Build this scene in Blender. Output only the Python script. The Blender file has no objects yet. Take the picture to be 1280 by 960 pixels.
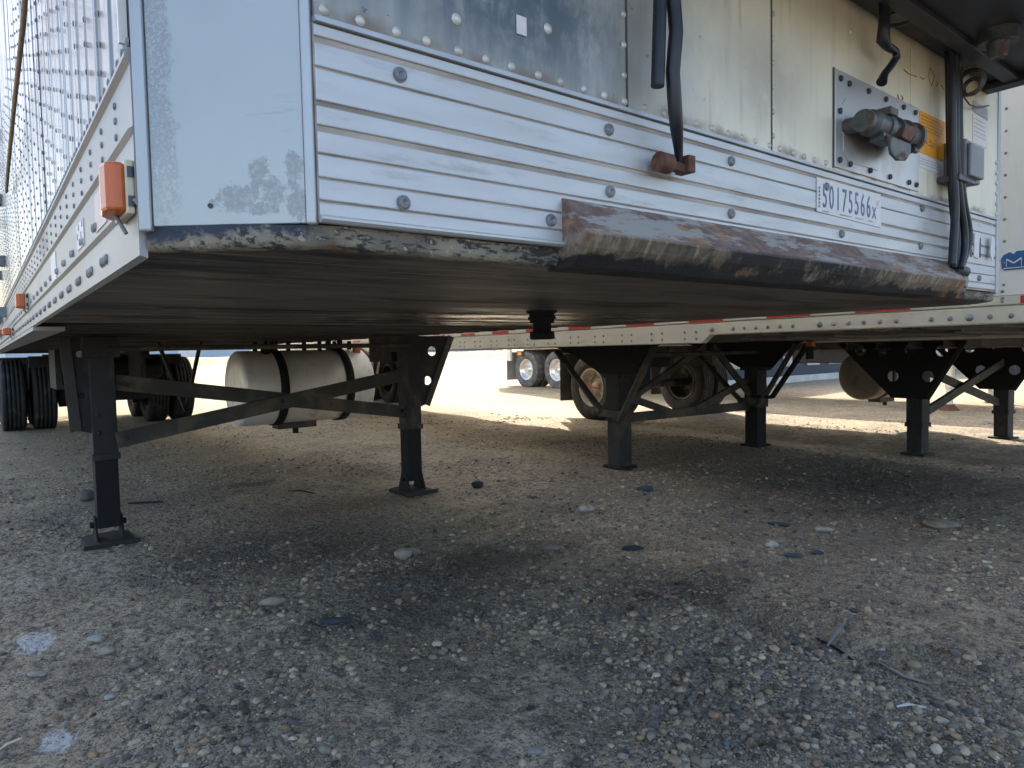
import bpy, bmesh, math, random
import numpy as np
from math import radians as R, sin, cos, pi
from mathutils import Vector, Matrix
random.seed(7); rng = np.random.default_rng(7)
scene = bpy.context.scene
col = scene.collection

# ------------------------------------------------------------------ camera
CAM = Vector((-0.3189, -0.7692, 0.99))
YAW, PITCH, ROLL, FPX = R(38.042), R(2.788), R(-1.1897), 850.85   # focal length in pixels of a 1280 wide frame
_f = Vector((sin(YAW)*cos(PITCH), cos(YAW)*cos(PITCH), -sin(PITCH)))
_r0 = Vector((cos(YAW), -sin(YAW), 0)); _u0 = _r0.cross(_f)
_r = cos(ROLL)*_r0 + sin(ROLL)*_u0; _u = -sin(ROLL)*_r0 + cos(ROLL)*_u0
cd = bpy.data.cameras.new('camera'); cam = bpy.data.objects.new('camera', cd); col.objects.link(cam)
m3 = Matrix((_r, _u, -_f)).transposed()
cam.matrix_world = Matrix.Translation(CAM) @ m3.to_4x4()
cd.sensor_width = 36; cd.lens = 36*FPX/1280; cd.clip_start = 0.02; cd.clip_end = 3000
scene.camera = cam
def at(px, py, Y=None, Z=None, X=None):          # where the sight line of a photo point meets a plane of the place
    d = (px-640)/FPX*_r - (py-480)/FPX*_u + _f
    t = (Y-CAM.y)/d.y if Y is not None else (Z-CAM.z)/d.z if Z is not None else (X-CAM.x)/d.x
    return CAM + t*d

# ------------------------------------------------------------------ light
SUN_EL, SUN_AZ = R(30.2), math.atan2(0.99, 1.40)     # azimuth from +Y towards +X
w = bpy.data.worlds.new('World'); scene.world = w; w.use_nodes = True
nt = w.node_tree; bg = nt.nodes['Background']
sky = nt.nodes.new('ShaderNodeTexSky'); sky.sky_type = 'NISHITA'; sky.sun_disc = False
sky.sun_elevation = SUN_EL; sky.sun_rotation = SUN_AZ; sky.air_density = 0.9; sky.dust_density = 3.2; sky.ozone_density = 0.35
nt.links.new(sky.outputs[0], bg.inputs[0]); bg.inputs[1].default_value = 0.15
sd = bpy.data.lights.new('sun', 'SUN'); sd.energy = 3.7; sd.angle = R(0.6); sd.color = (1.0, 0.93, 0.80)
so = bpy.data.objects.new('sun', sd); col.objects.link(so)
sv = Vector((sin(SUN_AZ)*cos(SUN_EL), cos(SUN_AZ)*cos(SUN_EL), sin(SUN_EL)))
so.rotation_euler = sv.to_track_quat('Z', 'Y').to_euler(); so.location = (10, 20, 20)
scene.view_settings.view_transform = 'Standard'; scene.view_settings.look = 'None'
scene.view_settings.exposure = 1.78; scene.view_settings.gamma = 1
scene.view_settings.use_curve_mapping = False
scene.cycles.max_bounces = 8

# ------------------------------------------------------------------ materials
class NM:
    def __init__(s, name):
        s.m = bpy.data.materials.new(name); s.m.use_nodes = True; s.t = s.m.node_tree
        s.b = s.t.nodes['Principled BSDF']; s.n = s.t.nodes; s.l = s.t.links
        s._pos = None
    def new(s, k): return s.n.new(k)
    def put(s, v, inp):
        if isinstance(v, bpy.types.NodeSocket): s.l.new(v, inp)
        elif v is not None:
            if isinstance(v, (tuple, list)) and len(v) == 3 and inp.type == 'RGBA': v = (*v, 1)
            inp.default_value = v
    @property
    def pos(s):
        if s._pos is None: s._pos = s.new('ShaderNodeNewGeometry').outputs['Position']
        return s._pos
    def xyz(s):
        n = s.new('ShaderNodeSeparateXYZ'); s.put(s.pos, n.inputs[0]); return n.outputs
    def scalev(s, sc, rot=(0, 0, 0), v=None):
        n = s.new('ShaderNodeMapping'); s.put(v or s.pos, n.inputs[0]); n.inputs['Scale'].default_value = sc
        n.inputs['Rotation'].default_value = rot; return n.outputs[0]
    def noise(s, scale=5, detail=4, v=None, rough=.55, dist=0):
        n = s.new('ShaderNodeTexNoise'); s.put(v or s.pos, n.inputs['Vector']); n.inputs['Scale'].default_value = scale
        n.inputs['Detail'].default_value = detail; n.inputs['Roughness'].default_value = rough
        n.inputs['Distortion'].default_value = dist; return n.outputs['Fac']
    def voro(s, scale=5, v=None, out='Distance'):
        n = s.new('ShaderNodeTexVoronoi'); s.put(v or s.pos, n.inputs['Vector']); n.inputs['Scale'].default_value = scale; return n.outputs[out]
    def ramp(s, v, a, b, lo=0, hi=1):
        n = s.new('ShaderNodeMapRange'); n.interpolation_type = 'SMOOTHSTEP' if True else 'LINEAR'
        s.put(v, n.inputs[0]); n.inputs[1].default_value = a; n.inputs[2].default_value = b
        n.inputs[3].default_value = lo; n.inputs[4].default_value = hi; return n.outputs[0]
    def math(s, op, a, b=None):
        n = s.new('ShaderNodeMath'); n.operation = op; s.put(a, n.inputs[0])
        if b is not None: s.put(b, n.inputs[1])
        return n.outputs[0]
    def mul(s, a, b): return s.math('MULTIPLY', a, b)
    def add(s, a, b): return s.math('ADD', a, b)
    def blob(s, a, b, c0, c1, ra, rb, soft=.5):        # soft ellipse mask from two coordinates
        u = s.math('DIVIDE', s.math('SUBTRACT', a, c0), ra); v = s.math('DIVIDE', s.math('SUBTRACT', b, c1), rb)
        d = s.math('SQRT', s.add(s.mul(u, u), s.mul(v, v))); return s.ramp(d, 1+soft, 1-soft*.9)
    def mix(s, f, a, b):
        n = s.new('ShaderNodeMix'); n.data_type = 'RGBA'; s.put(f, n.inputs[0]); s.put(a, n.inputs[6]); s.put(b, n.inputs[7]); return n.outputs[2]
    def bump(s, h, strength=.3, dist=.01):
        n = s.new('ShaderNodeBump'); n.inputs['Strength'].default_value = strength; n.inputs['Distance'].default_value = dist
        s.put(h, n.inputs['Height']); s.l.new(n.outputs[0], s.b.inputs['Normal'])
    def fin(s, c=None, rough=.5, metal=0, spec=None):
        s.put(c, s.b.inputs['Base Color']); s.put(rough, s.b.inputs['Roughness']); s.put(metal, s.b.inputs['Metallic'])
        if spec is not None: s.b.inputs['Specular IOR Level'].default_value = spec
        return s.m

def wmat(name, base, rough=.5, metal=0, var=.2, vs=4, dirt=None, da=(.5, .7), ds=6, st=(1, 1, 1), bump=.1, bs=60, bd=.003, rot=(0, 0, 0)):
    k = NM(name); v = k.scalev(st, rot)
    n1 = k.noise(vs, 4, v); b2 = tuple(min(1, x*(1+var)) for x in base); b1 = tuple(x*(1-var) for x in base)
    c = k.mix(k.ramp(n1, .3, .7), b1, b2)
    r = rough
    if dirt:
        mk = k.ramp(k.noise(ds, 6, v, .65), *da); c = k.mix(mk, c, dirt); r = k.ramp(mk, 0, 1, rough, .85)
        if metal: metal = k.ramp(mk, 0, 1, metal, 0)
    k.bump(k.noise(bs, 3, v), bump, bd)
    return k.fin(c, r, metal)

M = {}
M['alu'] = (lambda k: (k.bump(k.add(k.noise(30, 3, k.scalev((1, 1, 12))), k.mul(k.noise(3, 2), .8)), .06, .004),
    k.fin(k.mix(k.ramp(k.noise(9, 6, k.scalev((.5, 1, 3)), .7), .52, .75), (.53, .555, .575), (.37, .37, .365)), k.ramp(k.noise(14, 3, k.scalev((.4, 1, 4))), .3, .7, .42, .56), .4))[1])(NM('brushed_aluminium'))
M['groove'] = wmat('groove_grime', (.36, .32, .28), .7, .1, .35, 20, st=(.3, 1, 1))
M['seam'] = wmat('dark_seam', (.08, .075, .07), .8)
def side_mat():
    k = NM('polished_side'); x, y, z = k.xyz()
    v = k.scalev((1, 1, .07))
    h = k.add(k.noise(3.2, 2, v), k.mul(k.noise(9, 2, v), .4)); k.bump(h, .7, .06)
    c = k.mix(k.ramp(k.noise(5, 5, k.scalev((1, 3, .4))), .45, .7), (.25, .28, .31), (.27, .255, .22)); k.b.inputs['Specular Tint'].default_value = (.30, .32, .335, 1)
    return k.fin(c, .20, .9)
M['polish'] = side_mat()
M['siderail'] = wmat('side_rail_metal', (.33, .33, .325), .5, .25, .10, 6, dirt=(.42, .38, .33), da=(.55, .8), ds=5, st=(1, .3, 1), bump=.1)
M['rivet'] = wmat('rivet_steel', (.20, .215, .235), .5, .2, .3, 40)
M['rivetpale'] = wmat('pale_rivet', (.58, .56, .52), .5, .3, .2, 40)
M['rivetdark'] = wmat('dark_bolt', (.07, .075, .085), .5, .4, .3, 40)
def wall_mat():
    k = NM('stained_front_wall'); x, y, z = k.xyz()
    n = k.noise(7, 6, None, .65); nv = k.noise(9, 5, k.scalev((3, 1, .25)), .6)
    c = k.mix(k.ramp(k.noise(2.2, 4), .3, .7), (.80, .765, .63), (.72, .685, .56))
    c = k.mix(k.mul(k.ramp(nv, .5, .8), .45), c, (.42, .40, .36))
    left = k.ramp(k.add(x, k.mul(k.math('SUBTRACT', n, .5), .5)), .95, .38)                # grey soot on the left half
    c = k.mix(k.mul(left, .9), c, k.mix(k.ramp(nv, .3, .7), (.20, .235, .26), (.36, .375, .375)))
    soot = k.mul(k.blob(x, z, .30, 1.50, .22, .10, .7), k.ramp(k.add(k.mul(n, .6), k.mul(k.noise(22, 6, k.scalev((1, 1, .35)), .72), .4)), .38, .56)); c = k.mix(k.mul(soot, .9), c, (.075, .11, .15))
    s2 = k.mul(k.blob(x, z, .93, 1.515, .13, .085, .8), k.ramp(n, .2, .6)); c = k.mix(k.mul(s2, .6), c, (.33, .30, .27))
    s3 = k.mul(k.ramp(k.noise(26, 5, k.scalev((1, 1, .06)), .65), .54, .68), k.ramp(k.noise(3, 4), .38, .6)); c = k.mix(k.mul(s3, .55), c, (.36, .27, .17))
    top = k.mul(k.ramp(z, 1.60, 1.80), k.ramp(x, .8, 1.5)); c = k.mix(k.mul(top, k.ramp(n, .25, .7, .25, .8)), c, (.42, .32, .18))
    low = k.mul(k.ramp(k.add(z, k.mul(k.math('SUBTRACT', k.noise(14, 5), .5), .05)), 1.402, 1.384), k.ramp(k.noise(8, 4), .42, .58)); c = k.mix(k.mul(low, .8), c, (.20, .15, .11))
    sp = k.ramp(k.noise(70, 2), .70, .76); c = k.mix(k.mul(sp, k.mul(left, .8)), c, (.10, .10, .11))
    k.bump(k.add(k.noise(1.6, 2, k.scalev((1, 1, .3))), k.mul(k.noise(40, 3), .05)), .35, .03)
    return k.fin(c, k.ramp(n, .3, .7, .38, .6), .15)
M['wall'] = wall_mat()
def corner_mat():
    k = NM('peeled_corner_panel'); x, y, z = k.xyz()
    n = k.noise(16, 8, None, .72); nf = k.noise(170, 4, None, .7)
    c = k.mix(k.ramp(k.noise(3, 4), .3, .7), (.385, .425, .435), (.44, .475, .48))
    e = k.add(x, k.mul(k.math('SUBTRACT', n, .5), .05)); pe = k.mul(k.ramp(e, -.126, -.132), k.ramp(k.add(nf, k.ramp(z, 1.1, 1.3, -.12, .03)), .38, .5))
    c = k.mix(k.mul(pe, .85), c, k.mix(k.ramp(nf, .4, .6), (.20, .22, .24), (.36, .38, .39)))
    acc = None
    for cx, cz, rx, rz in ((-.072, 1.172, .024, .020), (-.052, 1.200, .013, .024), (-.038, 1.182, .018, .022), (-.020, 1.203, .010, .030), (-.018, 1.168, .012, .024), (-.050, 1.162, .020, .010)):
        bl = k.blob(x, z, cx, cz, rx, rz, .95); acc = bl if acc is None else k.math('MAXIMUM', acc, bl)
    mk = k.ramp(k.add(acc, k.mul(k.math('SUBTRACT', k.noise(48, 8, None, .78), .5), 2.2)), .62, .80)
    c = k.mix(k.mul(k.mul(mk, k.ramp(acc, .02, .2)), k.ramp(nf, .36, .55, .45, .85)), c, (.25, .27, .28))
    c = k.mix(k.mul(k.ramp(k.noise(30, 5, k.scalev((1, 1, .05)), .6), .55, .72), k.mul(k.ramp(k.noise(4, 3), .35, .6), .28)), c, (.30, .33, .33))
    sc = k.mul(k.blob(x, z, -.04, 1.27, .03, .02, .5), k.ramp(k.noise(30, 4, k.scalev((1, 1, 9), (0, .2, 0))), .55, .65)); c = k.mix(k.mul(sc, .55), c, (.30, .33, .36))
    k.bump(k.add(k.noise(2, 2), k.mul(pe, -.02)), .2, .02)
    return k.fin(c, .38, .25)
M['corner'] = corner_mat()
M['trim'] = wmat('corner_trim', (.42, .445, .465), .4, .45, .12, 8, dirt=(.30, .31, .32), da=(.6, .8), ds=12, st=(1, 1, .2))
def skirt_mat():
    k = NM('chipped_skirt'); x, y, z = k.xyz(); v = k.scalev((.4, 1, 1.3)); n = k.add(k.mul(k.noise(26, 8, v, .75), .55), k.mul(k.noise(120, 6, v, .7), .45))
    c = k.mix(k.ramp(k.noise(10, 6), .35, .65), (.13, .122, .108), (.29, .262, .205))
    c = k.mix(k.ramp(n, .49, .55), c, (.035, .036, .04)); c = k.mix(k.ramp(k.noise(18, 6, None, .7), .60, .66), c, (.20, .095, .045)); c = k.mix(k.ramp(k.noise(90, 4), .63, .69), c, (.40, .38, .33))
    c = k.mix(k.mul(k.ramp(x, .012, -.005), k.ramp(k.add(k.noise(14, 7, None, .7), k.ramp(z, 1.120, 1.145, -.12, .08)), .40, .54)), c, (.035, .05, .08))
    k.bump(n, .9, .006); return k.fin(c, .7, .05)
M['skirt'] = skirt_mat()
def bumper_mat():
    k = NM('scraped_rusty_steel'); x, y, z = k.xyz()
    v = k.scalev((1, 1, 4), (0, R(12), 0)); n = k.noise(7, 8, v, .68); f = k.noise(40, 5, None, .7)
    c = k.mix(k.ramp(f, .35, .65), (.15, .095, .08), (.25, .175, .145))
    n = k.add(k.mul(n, .72), k.mul(k.noise(30, 6, k.scalev((.35, 1, 3), (0, R(9), 0)), .75), .28))
    c = k.mix(k.mul(k.ramp(n, .485, .54), .9), c, (.36, .35, .325)); c = k.mix(k.ramp(k.noise(13, 6, v), .60, .66), c, (.36, .20, .10))
    d = k.noise(26, 6, k.scalev((2.6, .5, .45), (0, R(-50), 0)), .7)                        # slanted drag marks on the lower face
    low = k.ramp(z, 1.166, 1.156)
    d = k.add(k.mul(d, .6), k.mul(k.noise(60, 6, k.scalev((1, .6, .5), (0, R(-50), 0)), .75), .4)); lc = k.mix(k.mul(k.ramp(d, .46, .56), k.ramp(k.noise(4, 4), .35, .6, .25, 1)), (.17, .13, .095), (.40, .35, .26)); lc = k.mix(k.ramp(k.noise(9, 4), .56, .66), lc, (.20, .10, .055))
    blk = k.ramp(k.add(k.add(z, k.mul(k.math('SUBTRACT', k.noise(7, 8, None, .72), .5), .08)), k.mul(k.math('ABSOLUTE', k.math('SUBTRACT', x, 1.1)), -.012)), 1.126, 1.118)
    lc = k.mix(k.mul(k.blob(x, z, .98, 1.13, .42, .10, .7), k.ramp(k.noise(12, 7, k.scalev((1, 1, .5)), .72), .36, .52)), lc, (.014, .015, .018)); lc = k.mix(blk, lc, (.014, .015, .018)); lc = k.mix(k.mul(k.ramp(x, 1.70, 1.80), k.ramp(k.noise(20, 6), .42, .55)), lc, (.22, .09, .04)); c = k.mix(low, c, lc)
    k.bump(k.add(n, k.mul(f, .5)), .6, .006); return k.fin(c, k.ramp(n, .4, .6, .6, .8), .05)
M['bumper'] = bumper_mat()
def under_mat():
    k = NM('greasy_underside'); x, y, z = k.xyz(); v = k.scalev((.35, 2.2, 1), (0, 0, R(-7)))
    n = k.noise(5, 6, v, .6, .4); c = k.mix(k.ramp(n, .35, .65), (.080, .068, .057), (.165, .138, .112))
    c = k.mix(k.ramp(k.noise(3, 5, k.scalev((.6, 1.4, 1))), .5, .62), c, (.016, .018, .022)); c = k.mix(k.mul(k.ramp(k.noise(24, 6, k.scalev((.12, 2.5, 1), (0, 0, R(-5))), .7), .56, .64), .7), c, (.32, .275, .22))
    spk = k.mul(k.ramp(k.noise(60, 3, None, .6), .69, .73), k.blob(x, y, .15, .3, .5, .35, .5)); c = k.mix(spk, c, (.4, .34, .27))
    pol = k.mul(k.blob(x, y, 1.35, 1.45, .75, .55, .6), k.ramp(k.noise(6, 6, k.scalev((.3, 3.2, 1), (0, 0, R(-6))), .6), .40, .52)); k.bump(k.add(n, k.mul(k.noise(40, 4), .3)), .22, .02); return k.fin(c, k.math('SUBTRACT', k.ramp(n, .35, .65, .48, .70), k.mul(pol, .42)), k.mul(pol, .8))
M['under'] = under_mat()
M['beam'] = wmat('dirty_beam', (.085, .078, .072), .6, .35, .3, 7, dirt=(.03, .03, .035), da=(.5, .65), ds=5, st=(.3, 1, 1))
M['floor'] = wmat('dark_floor', (.045, .04, .036), .75, .1, .3, 5, st=(.4, 1, 1))
M['leg'] = wmat('dusty_leg_paint', (.017, .018, .020), .75, 0, .3, 8, dirt=(.085, .068, .050), da=(.50, .72), ds=7, st=(1, 1, .5))
M['legblack'] = wmat('black_leg_paint', (.004, .0045, .006), .85, .0, .3, 10, dirt=(.03, .025, .02), da=(.62, .8), ds=14)
M['brace'] = wmat('brace_steel', (.045, .043, .039), .75, 0, .25, 6, dirt=(.10, .083, .062), da=(.5, .62), ds=6)
M['tank'] = wmat('aluminium_tank', (.84, .81, .74), .42, .25, .12, 4, dirt=(.34, .30, .24), da=(.55, .75), ds=4, st=(1, 1, .6), bump=.05)
M['tankshade'] = wmat('shaded_tank', (.20, .18, .15), .6, .2, .15, 4, dirt=(.12, .105, .085), da=(.5, .7), ds=4)  # darker than the near tank: its shade is put into the colour
M['band'] = wmat('black_band', (.007, .007, .009), .8, 0, .3, 20)
M['rubber'] = wmat('tyre_rubber', (.020, .020, .021), .85, 0, .3, 12, dirt=(.075, .064, .050), da=(.52, .74), ds=8, bump=.3)
M['rubberpale'] = wmat('dusty_tyre_rubber', (.09, .092, .096), .85, 0, .25, 12, dirt=(.22, .20, .17), da=(.45, .7), ds=8, bump=.3)
M['rimdark'] = wmat('dark_rim', (.05, .045, .04), .6, .3, .3, 12, dirt=(.12, .10, .07), da=(.5, .7))
M['rimwhite'] = wmat('white_rim', (.38, .36, .32), .5, .1, .12, 8, dirt=(.22, .18, .14), da=(.48, .7))
M['rimsilver'] = wmat('silver_rim', (.70, .70, .70), .3, .7, .1, 8)
M['white'] = wmat('white_trailer_paint', (.74, .745, .715), .42, 0, .05, 1.5, dirt=(.50, .47, .40), da=(.5, .8), ds=2, st=(1, 1, .3), bump=.03)
M['cream'] = wmat('cream_rail_paint', (.60, .575, .49), .5, 0, .08, 5, dirt=(.42, .36, .27), da=(.5, .75), ds=5, st=(.4, .4, 1))
M['red'] = wmat('red_reflective_tape', (.46, .025, .025), .4, 0, .1, 30)
M['tapewhite'] = wmat('white_reflective_tape', (.72, .71, .68), .4, 0, .05, 30)
M['orange'] = wmat('orange_lens', (.56, .12, .022), .28, 0, .14, 10, dirt=(.40, .10, .05), da=(.5, .8)); M['orange'].node_tree.nodes['Principled BSDF'].inputs['Subsurface Weight'].default_value = .1
M['beige'] = wmat('beige_plastic', (.58, .53, .41), .5)
M['black'] = wmat('black_rubber_hose', (.013, .017, .026), .42, 0, .3, 20)
M['unit'] = wmat('black_unit_housing', (.028, .030, .036), .5, .2, .3, 5, dirt=(.13, .11, .09), da=(.54, .74), ds=3.5)
M['rust'] = wmat('rusty_steel', (.13, .065, .045), .75, .2, .35, 40)
M['greyplastic'] = wmat('grey_plastic', (.20, .215, .24), .5, 0, .12, 10)
M['castiron'] = wmat('sooty_cast_metal', (.10, .115, .12), .5, .4, .35, 25, dirt=(.10, .065, .055), da=(.5, .62), ds=25)
M['plate'] = (lambda k: (k.bump(k.noise(3, 2), .15, .02), (lambda x: k.fin(k.mix(k.mul(k.blob(x[0], x[2], 1.42, 1.455, .15, .07, .5), k.ramp(k.noise(11, 4), .25, .6)), (.48, .485, .49), (.35, .32, .27)), .36, .5))(k.xyz()))[1])(NM('access_plate_metal'))
M['yellow'] = wmat('yellow_label', (.78, .34, .03), .5, 0, .08, 12)
M['ink'] = wmat('printed_ink', (.10, .12, .17), .6)
M['inkblue'] = wmat('blue_grey_ink', (.10, .17, .30), .55, 0, .25, 60)
M['inkfaint'] = wmat('faint_ink', (.36, .24, .10), .6)
M['inkgrey'] = wmat('grey_ink', (.36, .37, .42), .6)
M['sticker'] = wmat('white_sticker', (.68, .68, .70), .5, 0, .05, 20, dirt=(.55, .50, .45), da=(.6, .75), ds=20)
M['pink'] = wmat('faded_pink_sticker', (.62, .46, .44), .5, 0, .1, 20)
M['logo'] = wmat('logo_blue', (.03, .12, .32), .4)
M['logowhite'] = wmat('logo_white', (.75, .76, .76), .4)
M['rope'] = wmat('tan_rope', (.33, .24, .17), .8, 0, .2, 40)
M['mudflap'] = wmat('mudflap_rubber', (.022, .023, .026), .7, 0, .3, 6, dirt=(.07, .06, .05), da=(.5, .7))
M['warehouse'] = wmat('pale_blue_cladding', (.42, .50, .58), .5, .1, .06, .1)
M['darkblue'] = wmat('dark_blue_paint', (.010, .022, .045), .5, .1, .15, 2)
M['palepanel'] = wmat('pale_panel', (.42, .40, .33), .6, 0, .15, 6)
M['kerb'] = wmat('kerb_concrete', (.55, .54, .50), .8, 0, .1, 3)
M['truck'] = wmat('white_truck_paint', (.62, .63, .63), .35, 0, .05, 1)
M['glass'] = wmat('dark_glass', (.02, .025, .03), .08, 0, .1, 1)
M['berm'] = wmat('dry_grass_bank', (.30, .26, .11), .95, 0, .3, .6, dirt=(.34, .30, .20), da=(.45, .6), ds=1.2, bump=.6, bs=5, bd=.1)

# ground height, shared by the sheet and everything that lies on it
def _hash(ix, iy, s):
    v = np.sin(ix*127.1 + iy*311.7 + s*74.7)*43758.5453; return v - np.floor(v)
def vnoise(x, y, s=0):
    ix, iy = np.floor(x), np.floor(y); fx, fy = x-ix, y-iy; fx = fx*fx*(3-2*fx); fy = fy*fy*(3-2*fy)
    a, b, c, d = _hash(ix, iy, s), _hash(ix+1, iy, s), _hash(ix, iy+1, s), _hash(ix+1, iy+1, s)
    return (a*(1-fx)+b*fx)*(1-fy) + (c*(1-fx)+d*fx)*fy
def fbm(x, y, s=0, o=4):
    r = 0; a = 1; t = 0
    for i in range(o): r = r+a*vnoise(x*2**i+i*17.3, y*2**i-i*9.1, s+i); t += a; a *= .5
    return r/t
def sstep(v, a, b): v = np.clip((v-a)/(b-a), 0, 1); return v*v*(3-2*v)
def gh(x, y, fine=True):
    x = np.asarray(x, float); y = np.asarray(y, float)
    h = -.10*sstep(x - .12*(y-2), 5.3, 6.8) + .10*sstep(y, 10, 13)*sstep(x, 6, 9)*.8
    near = np.exp(-((x-1)**2 + (y-1)**2)/60)
    h = h + (fbm(x*.45, y*.45, 1, 3)-.5)*.045
    if fine:
        h = h + near*((fbm(x*1.9, y*1.9, 5, 4)-.5)*.060 + (fbm(x*9, y*9, 9, 4)-.5)*.028 + (fbm(x*31, y*31, 13, 2)-.5)*.006)
        v = x-1.92-.10*(y-.8); m = sstep(-y, -1.5, -.9)                     # worn wheel rut running towards the trailers, with a shoulder
        h = h - .030*np.exp(-(v/.12)**2)*m + .026*np.exp(-((v+.24)/.10)**2)*m + .018*np.exp(-((v-.26)/.12)**2)*m
        v = x-.62+.06*y; h = h - .014*np.exp(-(v/.16)**2)*sstep(-y, -1.3, -.8)
        tr = x+.02*y-.05; h = h + .006*np.sin(y*42+np.sin(x*9)*1.2)*np.exp(-(tr/.14)**2)*sstep(y, 2.2, 2.8)*sstep(-y, -4.6, -3.9)
    for fx, fy in FEET: h = h*(1-np.exp(-((x-fx)**2+(y-fy)**2)/.09)) + np.exp(-((x-fx)**2+(y-fy)**2)/.09)*FEETZ.get((fx, fy), 0)
    return h
FEET = []; FEETZ = {}
def G(x, y): return float(gh(x, y))

def ground_mat():
    k = NM('gravelly_dirt'); x, y, z = k.xyz()
    n1 = k.noise(.55, 5, None, .6); n2 = k.noise(3.2, 7, None, .7); n3 = k.noise(22, 5, None, .7); n4 = k.noise(120, 3, None, .7); n5 = k.noise(300, 2, None, .6)
    c = k.mix(k.ramp(n2, .32, .68), (.36, .285, .185), (.55, .445, .30))
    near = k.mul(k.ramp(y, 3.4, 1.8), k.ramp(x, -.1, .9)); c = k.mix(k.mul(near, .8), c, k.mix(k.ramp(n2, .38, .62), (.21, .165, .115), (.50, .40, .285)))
    nl = k.mul(k.ramp(y, 2.9, 2.2), k.ramp(x, .7, .1)); c = k.mix(k.mul(nl, .6), c, k.mix(k.ramp(n2, .38, .62), (.39, .295, .20), (.60, .475, .335)))
    far = k.ramp(y, 5.5, 9); c = k.mix(far, c, k.mix(k.ramp(n2, .3, .7), (.34, .265, .155), (.47, .375, .235)))
    c = k.mix(k.mul(k.ramp(n1, .54, .66), k.mul(k.ramp(n3, .35, .6, .3, .8), .7)), c, (.12, .108, .095))
    for cx, cy, rx, ry, cc, am in ((1.45, 1.85, .50, .24, (.045, .043, .042), .85), (1.95, .98, .36, .16, (.035, .034, .034), .9), (4.3, 1.6, 1.3, .8, (.06, .060, .061), .85), (3.0, 2.45, .7, .35, (.07, .068, .064), .6),
                                   (.95, 2.7, .62, .45, (.06, .053, .045), .85), (1.5, 3.4, .55, .2, (.16, .095, .055), .7), (1.25, 4.6, .22, .10, (.05, .042, .035), .85), (.28, 4.4, .8, .3, (.10, .085, .07), .5),  # first patch here: oily stain plus painted shade under the near trailer
                                   (4.6, 3.2, 1.2, .5, (.06, .056, .05), .6), (.66, 1.62, .11, .07, (.04, .04, .042), .8), (2.9, .8, .7, .4, (.11, .107, .105), .5), (1.35, .35, .3, .3, (.09, .086, .08), .5), (1.0, 1.5, .35, .2, (.06, .056, .052), .7)):
        mk = k.mul(k.blob(x, y, cx, cy, rx, ry, .7), k.ramp(k.add(k.mul(n2, .9), k.mul(n3, .5)), .52, .72)); c = k.mix(k.mul(mk, am), c, cc)
    for cx, cy, rx, ry, am in ((-.05, 3.0, .35, .35, .5), (2.0, 2.75, .7, .22, .55), (.72, .75, .3, .25, .5), (2.6, 2.0, .7, .25, .5), (.5, 1.75, .2, .12, .4)):   # pale dusty patches
        mk = k.mul(k.blob(x, y, cx, cy, rx, ry, .7), k.ramp(n2, .35, .6)); c = k.mix(k.mul(mk, am), c, (.52, .44, .33))
    c = k.mix(k.mul(k.ramp(n3, .48, .60), .7), c, (.075, .067, .058)); c = k.mix(k.mul(k.ramp(n4, .56, .68), .75), c, (.56, .51, .44)); c = k.mix(k.mul(k.ramp(n4, .46, .36), .9), c, (.035, .031, .027)); c = k.mix(k.mul(k.ramp(n5, .56, .66), .5), c, (.58, .53, .46)); c = k.mix(k.mul(k.ramp(n5, .42, .34), .5), c, (.05, .047, .044))  # small-scale crevice shade between grains put into the colour, with random grit tones
    for cx, cy, rx, ry in ((-.200, 1.35, .045, .085), (-.205, 2.11, .060, .12)):                # dried white spills
        mk = k.ramp(k.add(k.blob(x, y, cx, cy, rx, ry, .9), k.mul(k.math('SUBTRACT', k.noise(34, 7, None, .75), .5), 1.6)), .50, .85); c = k.mix(k.mul(mk, .75), c, (.70, .69, .68))
    vo = k.voro(38); h = k.add(k.mul(n3, .6), k.add(k.mul(n4, .35), k.mul(k.math('SUBTRACT', 1, vo), .5))); k.bump(h, 1.0, .03)
    return k.fin(c, .93, 0, .25)
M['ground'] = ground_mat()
def attr_mat(name):
    k = NM(name); a = k.new('ShaderNodeAttribute'); a.attribute_name = 'Col'
    c = k.mix(k.mul(k.ramp(k.noise(45, 4), .4, .7), .45), a.outputs['Color'], (.11, .10, .09)); k.bump(k.noise(160, 3), .25, .003); return k.fin(c, .85, 0, .3)
M['pebble'] = attr_mat('pebble_stone')
def rockmat(n, c): return wmat('rock_'+n, c, .85, 0, .22, 22, dirt=tuple(x*.55 for x in c), da=(.5, .75), ds=18, bump=.35, bs=70, bd=.006)

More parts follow.
